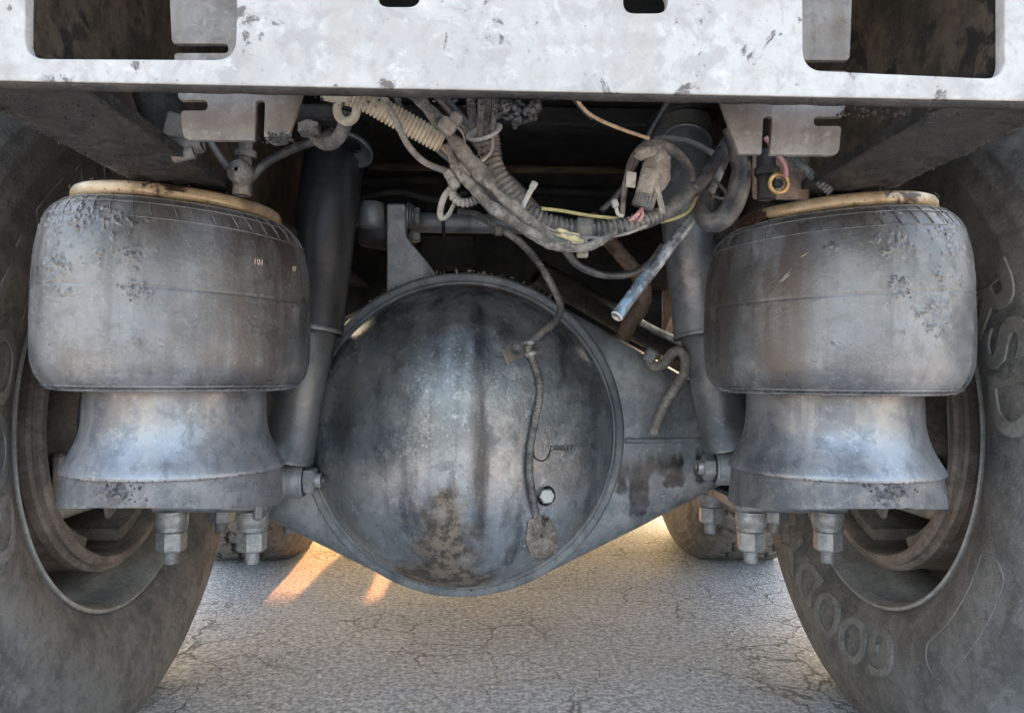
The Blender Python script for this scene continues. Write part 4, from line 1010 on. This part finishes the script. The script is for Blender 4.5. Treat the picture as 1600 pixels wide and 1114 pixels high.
obj('clamp_tab', cbox(P(274, 198, .70), (.019, .008, .024), .002, Matrix.Rotation(math.radians(12), 3, 'Y')), M['bracket'], t, smooth=False)
obj('hose_stub', rod(P(240, 140, .72), P(274, 235, .72), .020, 24), M['rail'], t)
# right valve with brass ring
t = thing('air_valve', 'black air valve with brass ring below the clean slotted bracket', 'valve', P(1200, 308, .74))
obj('valve_body', rod(P(1197, 236, .745), P(1198, 312, .745), .0095, 20), M['dark'], t)
obj('valve_collar', rod(P(1198, 262, .743), P(1198, 275, .743), .0125, 20), M['dark'], t)
obj('brass_ring', tube([P(1217, 287, .722) + Vector((.0088 * math.cos(a), 0, .0088 * math.sin(a))) for a in np.linspace(0, 2 * math.pi, 28)[:-1]], .0023, 10, closed=True, smooth=False, step=.002), M['brass'], t)
obj('ring_core', rod(P(1217, 287, .735), P(1217, 287, .718), .0045, 16), M['dark'], t)
obj('mounting_plate', cbox(P(1220, 275, .78), (.06, .004, .05), .002), M['brownwrap'], t, smooth=False)
line('red_wire', 'faded red wire curling round the brass ring valve', 'wire', [(1196, 215, .715), (1212, 238, .712), (1226, 258, .712), (1228, 278, .714)], 8, 'pink', G1)
line('ribbed_air_line', 'ribbed dark air line beside the brass ring valve', 'conduit', [(1228, 240, .76), (1250, 258, .755), (1275, 280, .75), (1298, 300, .745)], 15, 'loom', G1, rib=.0036, seg=18)
# vent hose on the axle arm
t = thing('vent_hose', 'bent grey vent hose on the axle arm', 'hose', P(1022, 676, 1.13))
obj('hose_body', tube([P(*p) for p in ((1014, 566, 1.14), (1026, 573, 1.13), (1040, 566, 1.12), (1050, 552, 1.11), (1062, 548, 1.105), (1071, 560, 1.105), (1069, 585, 1.11), (1052, 612, 1.115), (1036, 638, 1.12), (1026, 660, 1.125), (1021, 677, 1.13))], .0078, 18), M['greytube'], t)
obj('hose_clip', cbox(P(1016, 556, 1.135), (.018, .018, .020), .003, Matrix.Rotation(math.radians(30), 3, 'Y')), M['axle'], t, smooth=False)
line('brown_hose', 'rusty brown wrapped hose behind the blue painted tube', 'hose', [(925, 340, 1.36), (955, 380, 1.32), (985, 415, 1.28), (1004, 445, 1.26), (1004, 475, 1.25), (985, 505, 1.24), (970, 530, 1.25)], 25, 'brownwrap', G1, rib=.02, depth=.05)
# ------------------------------------------------------------------ dark background of the chassis and added sun blockers
line('dark_pipe', 'dark pipe crossing the space behind the wiring', 'pipe', [(540, 286, 1.7), (680, 281, 1.7), (840, 297, 1.7), (1000, 303, 1.7), (1150, 310, 1.7)], 15, 'dark')
t = thing('crossmember_blocker', 'black frame crossmember deepened to block sun and sky behind the wiring', 'crossmember', (0, 1.75, .62))  # panel deepened to block sun and sky leaks and give a black backdrop
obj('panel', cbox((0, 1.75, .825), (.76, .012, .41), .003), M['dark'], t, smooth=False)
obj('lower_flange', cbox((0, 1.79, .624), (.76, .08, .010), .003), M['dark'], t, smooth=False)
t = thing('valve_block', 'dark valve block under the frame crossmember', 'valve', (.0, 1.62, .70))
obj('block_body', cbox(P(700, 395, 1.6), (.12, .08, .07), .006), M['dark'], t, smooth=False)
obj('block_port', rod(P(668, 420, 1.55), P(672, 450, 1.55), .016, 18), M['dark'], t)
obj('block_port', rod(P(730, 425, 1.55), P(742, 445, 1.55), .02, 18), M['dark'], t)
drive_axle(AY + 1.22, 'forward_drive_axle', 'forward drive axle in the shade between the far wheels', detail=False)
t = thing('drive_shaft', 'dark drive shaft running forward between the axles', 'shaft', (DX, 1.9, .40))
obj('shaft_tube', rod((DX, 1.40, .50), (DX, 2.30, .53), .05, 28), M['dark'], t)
t = thing('blocker', 'dark casing added far ahead to block sun and sky', 'blocker', (0, 3.3, .28))  # put in and sized to stop low sun and sky showing through
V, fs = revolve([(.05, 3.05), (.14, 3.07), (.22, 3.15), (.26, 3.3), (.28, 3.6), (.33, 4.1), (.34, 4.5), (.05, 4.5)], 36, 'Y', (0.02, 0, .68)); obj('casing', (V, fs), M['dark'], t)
obj('blocker_base', cbox((0.02, 3.9, .38), (.62, .9, .26), .03), M['dark'], t, smooth=False)
t = thing('shade_deck', 'dark deck added on the frame rails to shade tyres and chassis', 'deck plate', (0, 2.6, 1.035))  # added overhead; its width sets how much skylight reaches the tyres
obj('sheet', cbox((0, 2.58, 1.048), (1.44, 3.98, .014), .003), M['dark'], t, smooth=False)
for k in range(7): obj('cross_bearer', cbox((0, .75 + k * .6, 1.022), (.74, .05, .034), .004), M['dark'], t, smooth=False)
t = thing('cab_blocker', 'dark truck cab block added far ahead to shade the chassis', 'cab', (0, 5.3, 1.0))  # added to cast shade; underside raised so the sun streak passes below
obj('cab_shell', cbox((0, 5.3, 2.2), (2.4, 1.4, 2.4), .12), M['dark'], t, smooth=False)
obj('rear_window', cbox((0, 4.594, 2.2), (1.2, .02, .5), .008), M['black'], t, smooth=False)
for s, lb in ((-1, 'tank-shaped sun blocker added ahead of the far wheel where sunlight hits the road'), (1, 'tank-shaped sun blocker added ahead of the far wheel with brown sidewall')):
    TX = .95 if s < 0 else .62
    t = thing('tank_blocker', 'dark ' + lb, 'tank', (s * TX, 3.8, .29), 'tank-shaped sun blockers ahead of the tandem')  # added, then shifted and lowered to keep sun off the road
    V, fs = revolve([(.02, 3.15), (.29, 3.15), (.32, 3.17), (.33, 3.2), (.33, 4.4), (.32, 4.43), (.02, 4.45)], 40, 'Y', (s * TX, 0, .62)); obj('blocker_shell', (V, fs), M['dark'], t)
    for y in (3.4, 4.2): obj('blocker_strap', tube([Vector((s * TX + .334 * math.cos(a), y, .62 + .334 * math.sin(a))) for a in np.linspace(0, 2 * math.pi, 40)[:-1]], .012, 8, closed=True, smooth=False, step=.03, flat=.3), M['rail'], t)
t = thing('box_blocker', 'unseen dark box added far ahead to block a sun leak', 'sun blocker', (.44, 3.9, .17))  # added to close a gap where sun leaked onto the road
obj('box_shell', cbox((.45, 3.9, .41), (.36, .7, .48), .015), M['dark'], t, smooth=False)
obj('box_lid', cbox((.45, 3.9, .662), (.38, .72, .022), .006), M['rail'], t, smooth=False)
t = thing('cylinder_blocker', 'unseen dark cylinder added across the frame to end the sun streak', 'tank', (-.2, 4.3, .38))  # added crosswise; its underside cuts off the near end of the streak
obj('blocker_shell', rod((-.72, 4.3, .55), (.30, 4.3, .55), .17, 32), M['dark'], t)
# torque rod of the forward axle, brown
line('forward_torque_rod', 'dark torque rod of the forward axle behind the dusty grey shock absorber', 'rod', [(840, 425, 1.5), (1010, 524, 1.6), (1090, 560, 1.66)], 38, 'rail', smooth=False)
t = thing('streak_blocker', 'unseen dark tube added far ahead to narrow the sun streak', 'silencer', (-.42, 3.7, .30))  # added to narrow the sun streak and split off its second patch
obj('blocker_body', rod((-.415, 3.4, .33), (-.415, 4.1, .33), .085, 28), M['dark'], t)
obj('blocker_pipe', rod((-.415, 3.1, .33), (-.415, 3.4, .33), .03, 20), M['dark'], t)
obj('blocker_hanger', cbox((-.415, 3.7, .58), (.02, .03, .34), .003), M['dark'], t, smooth=False)
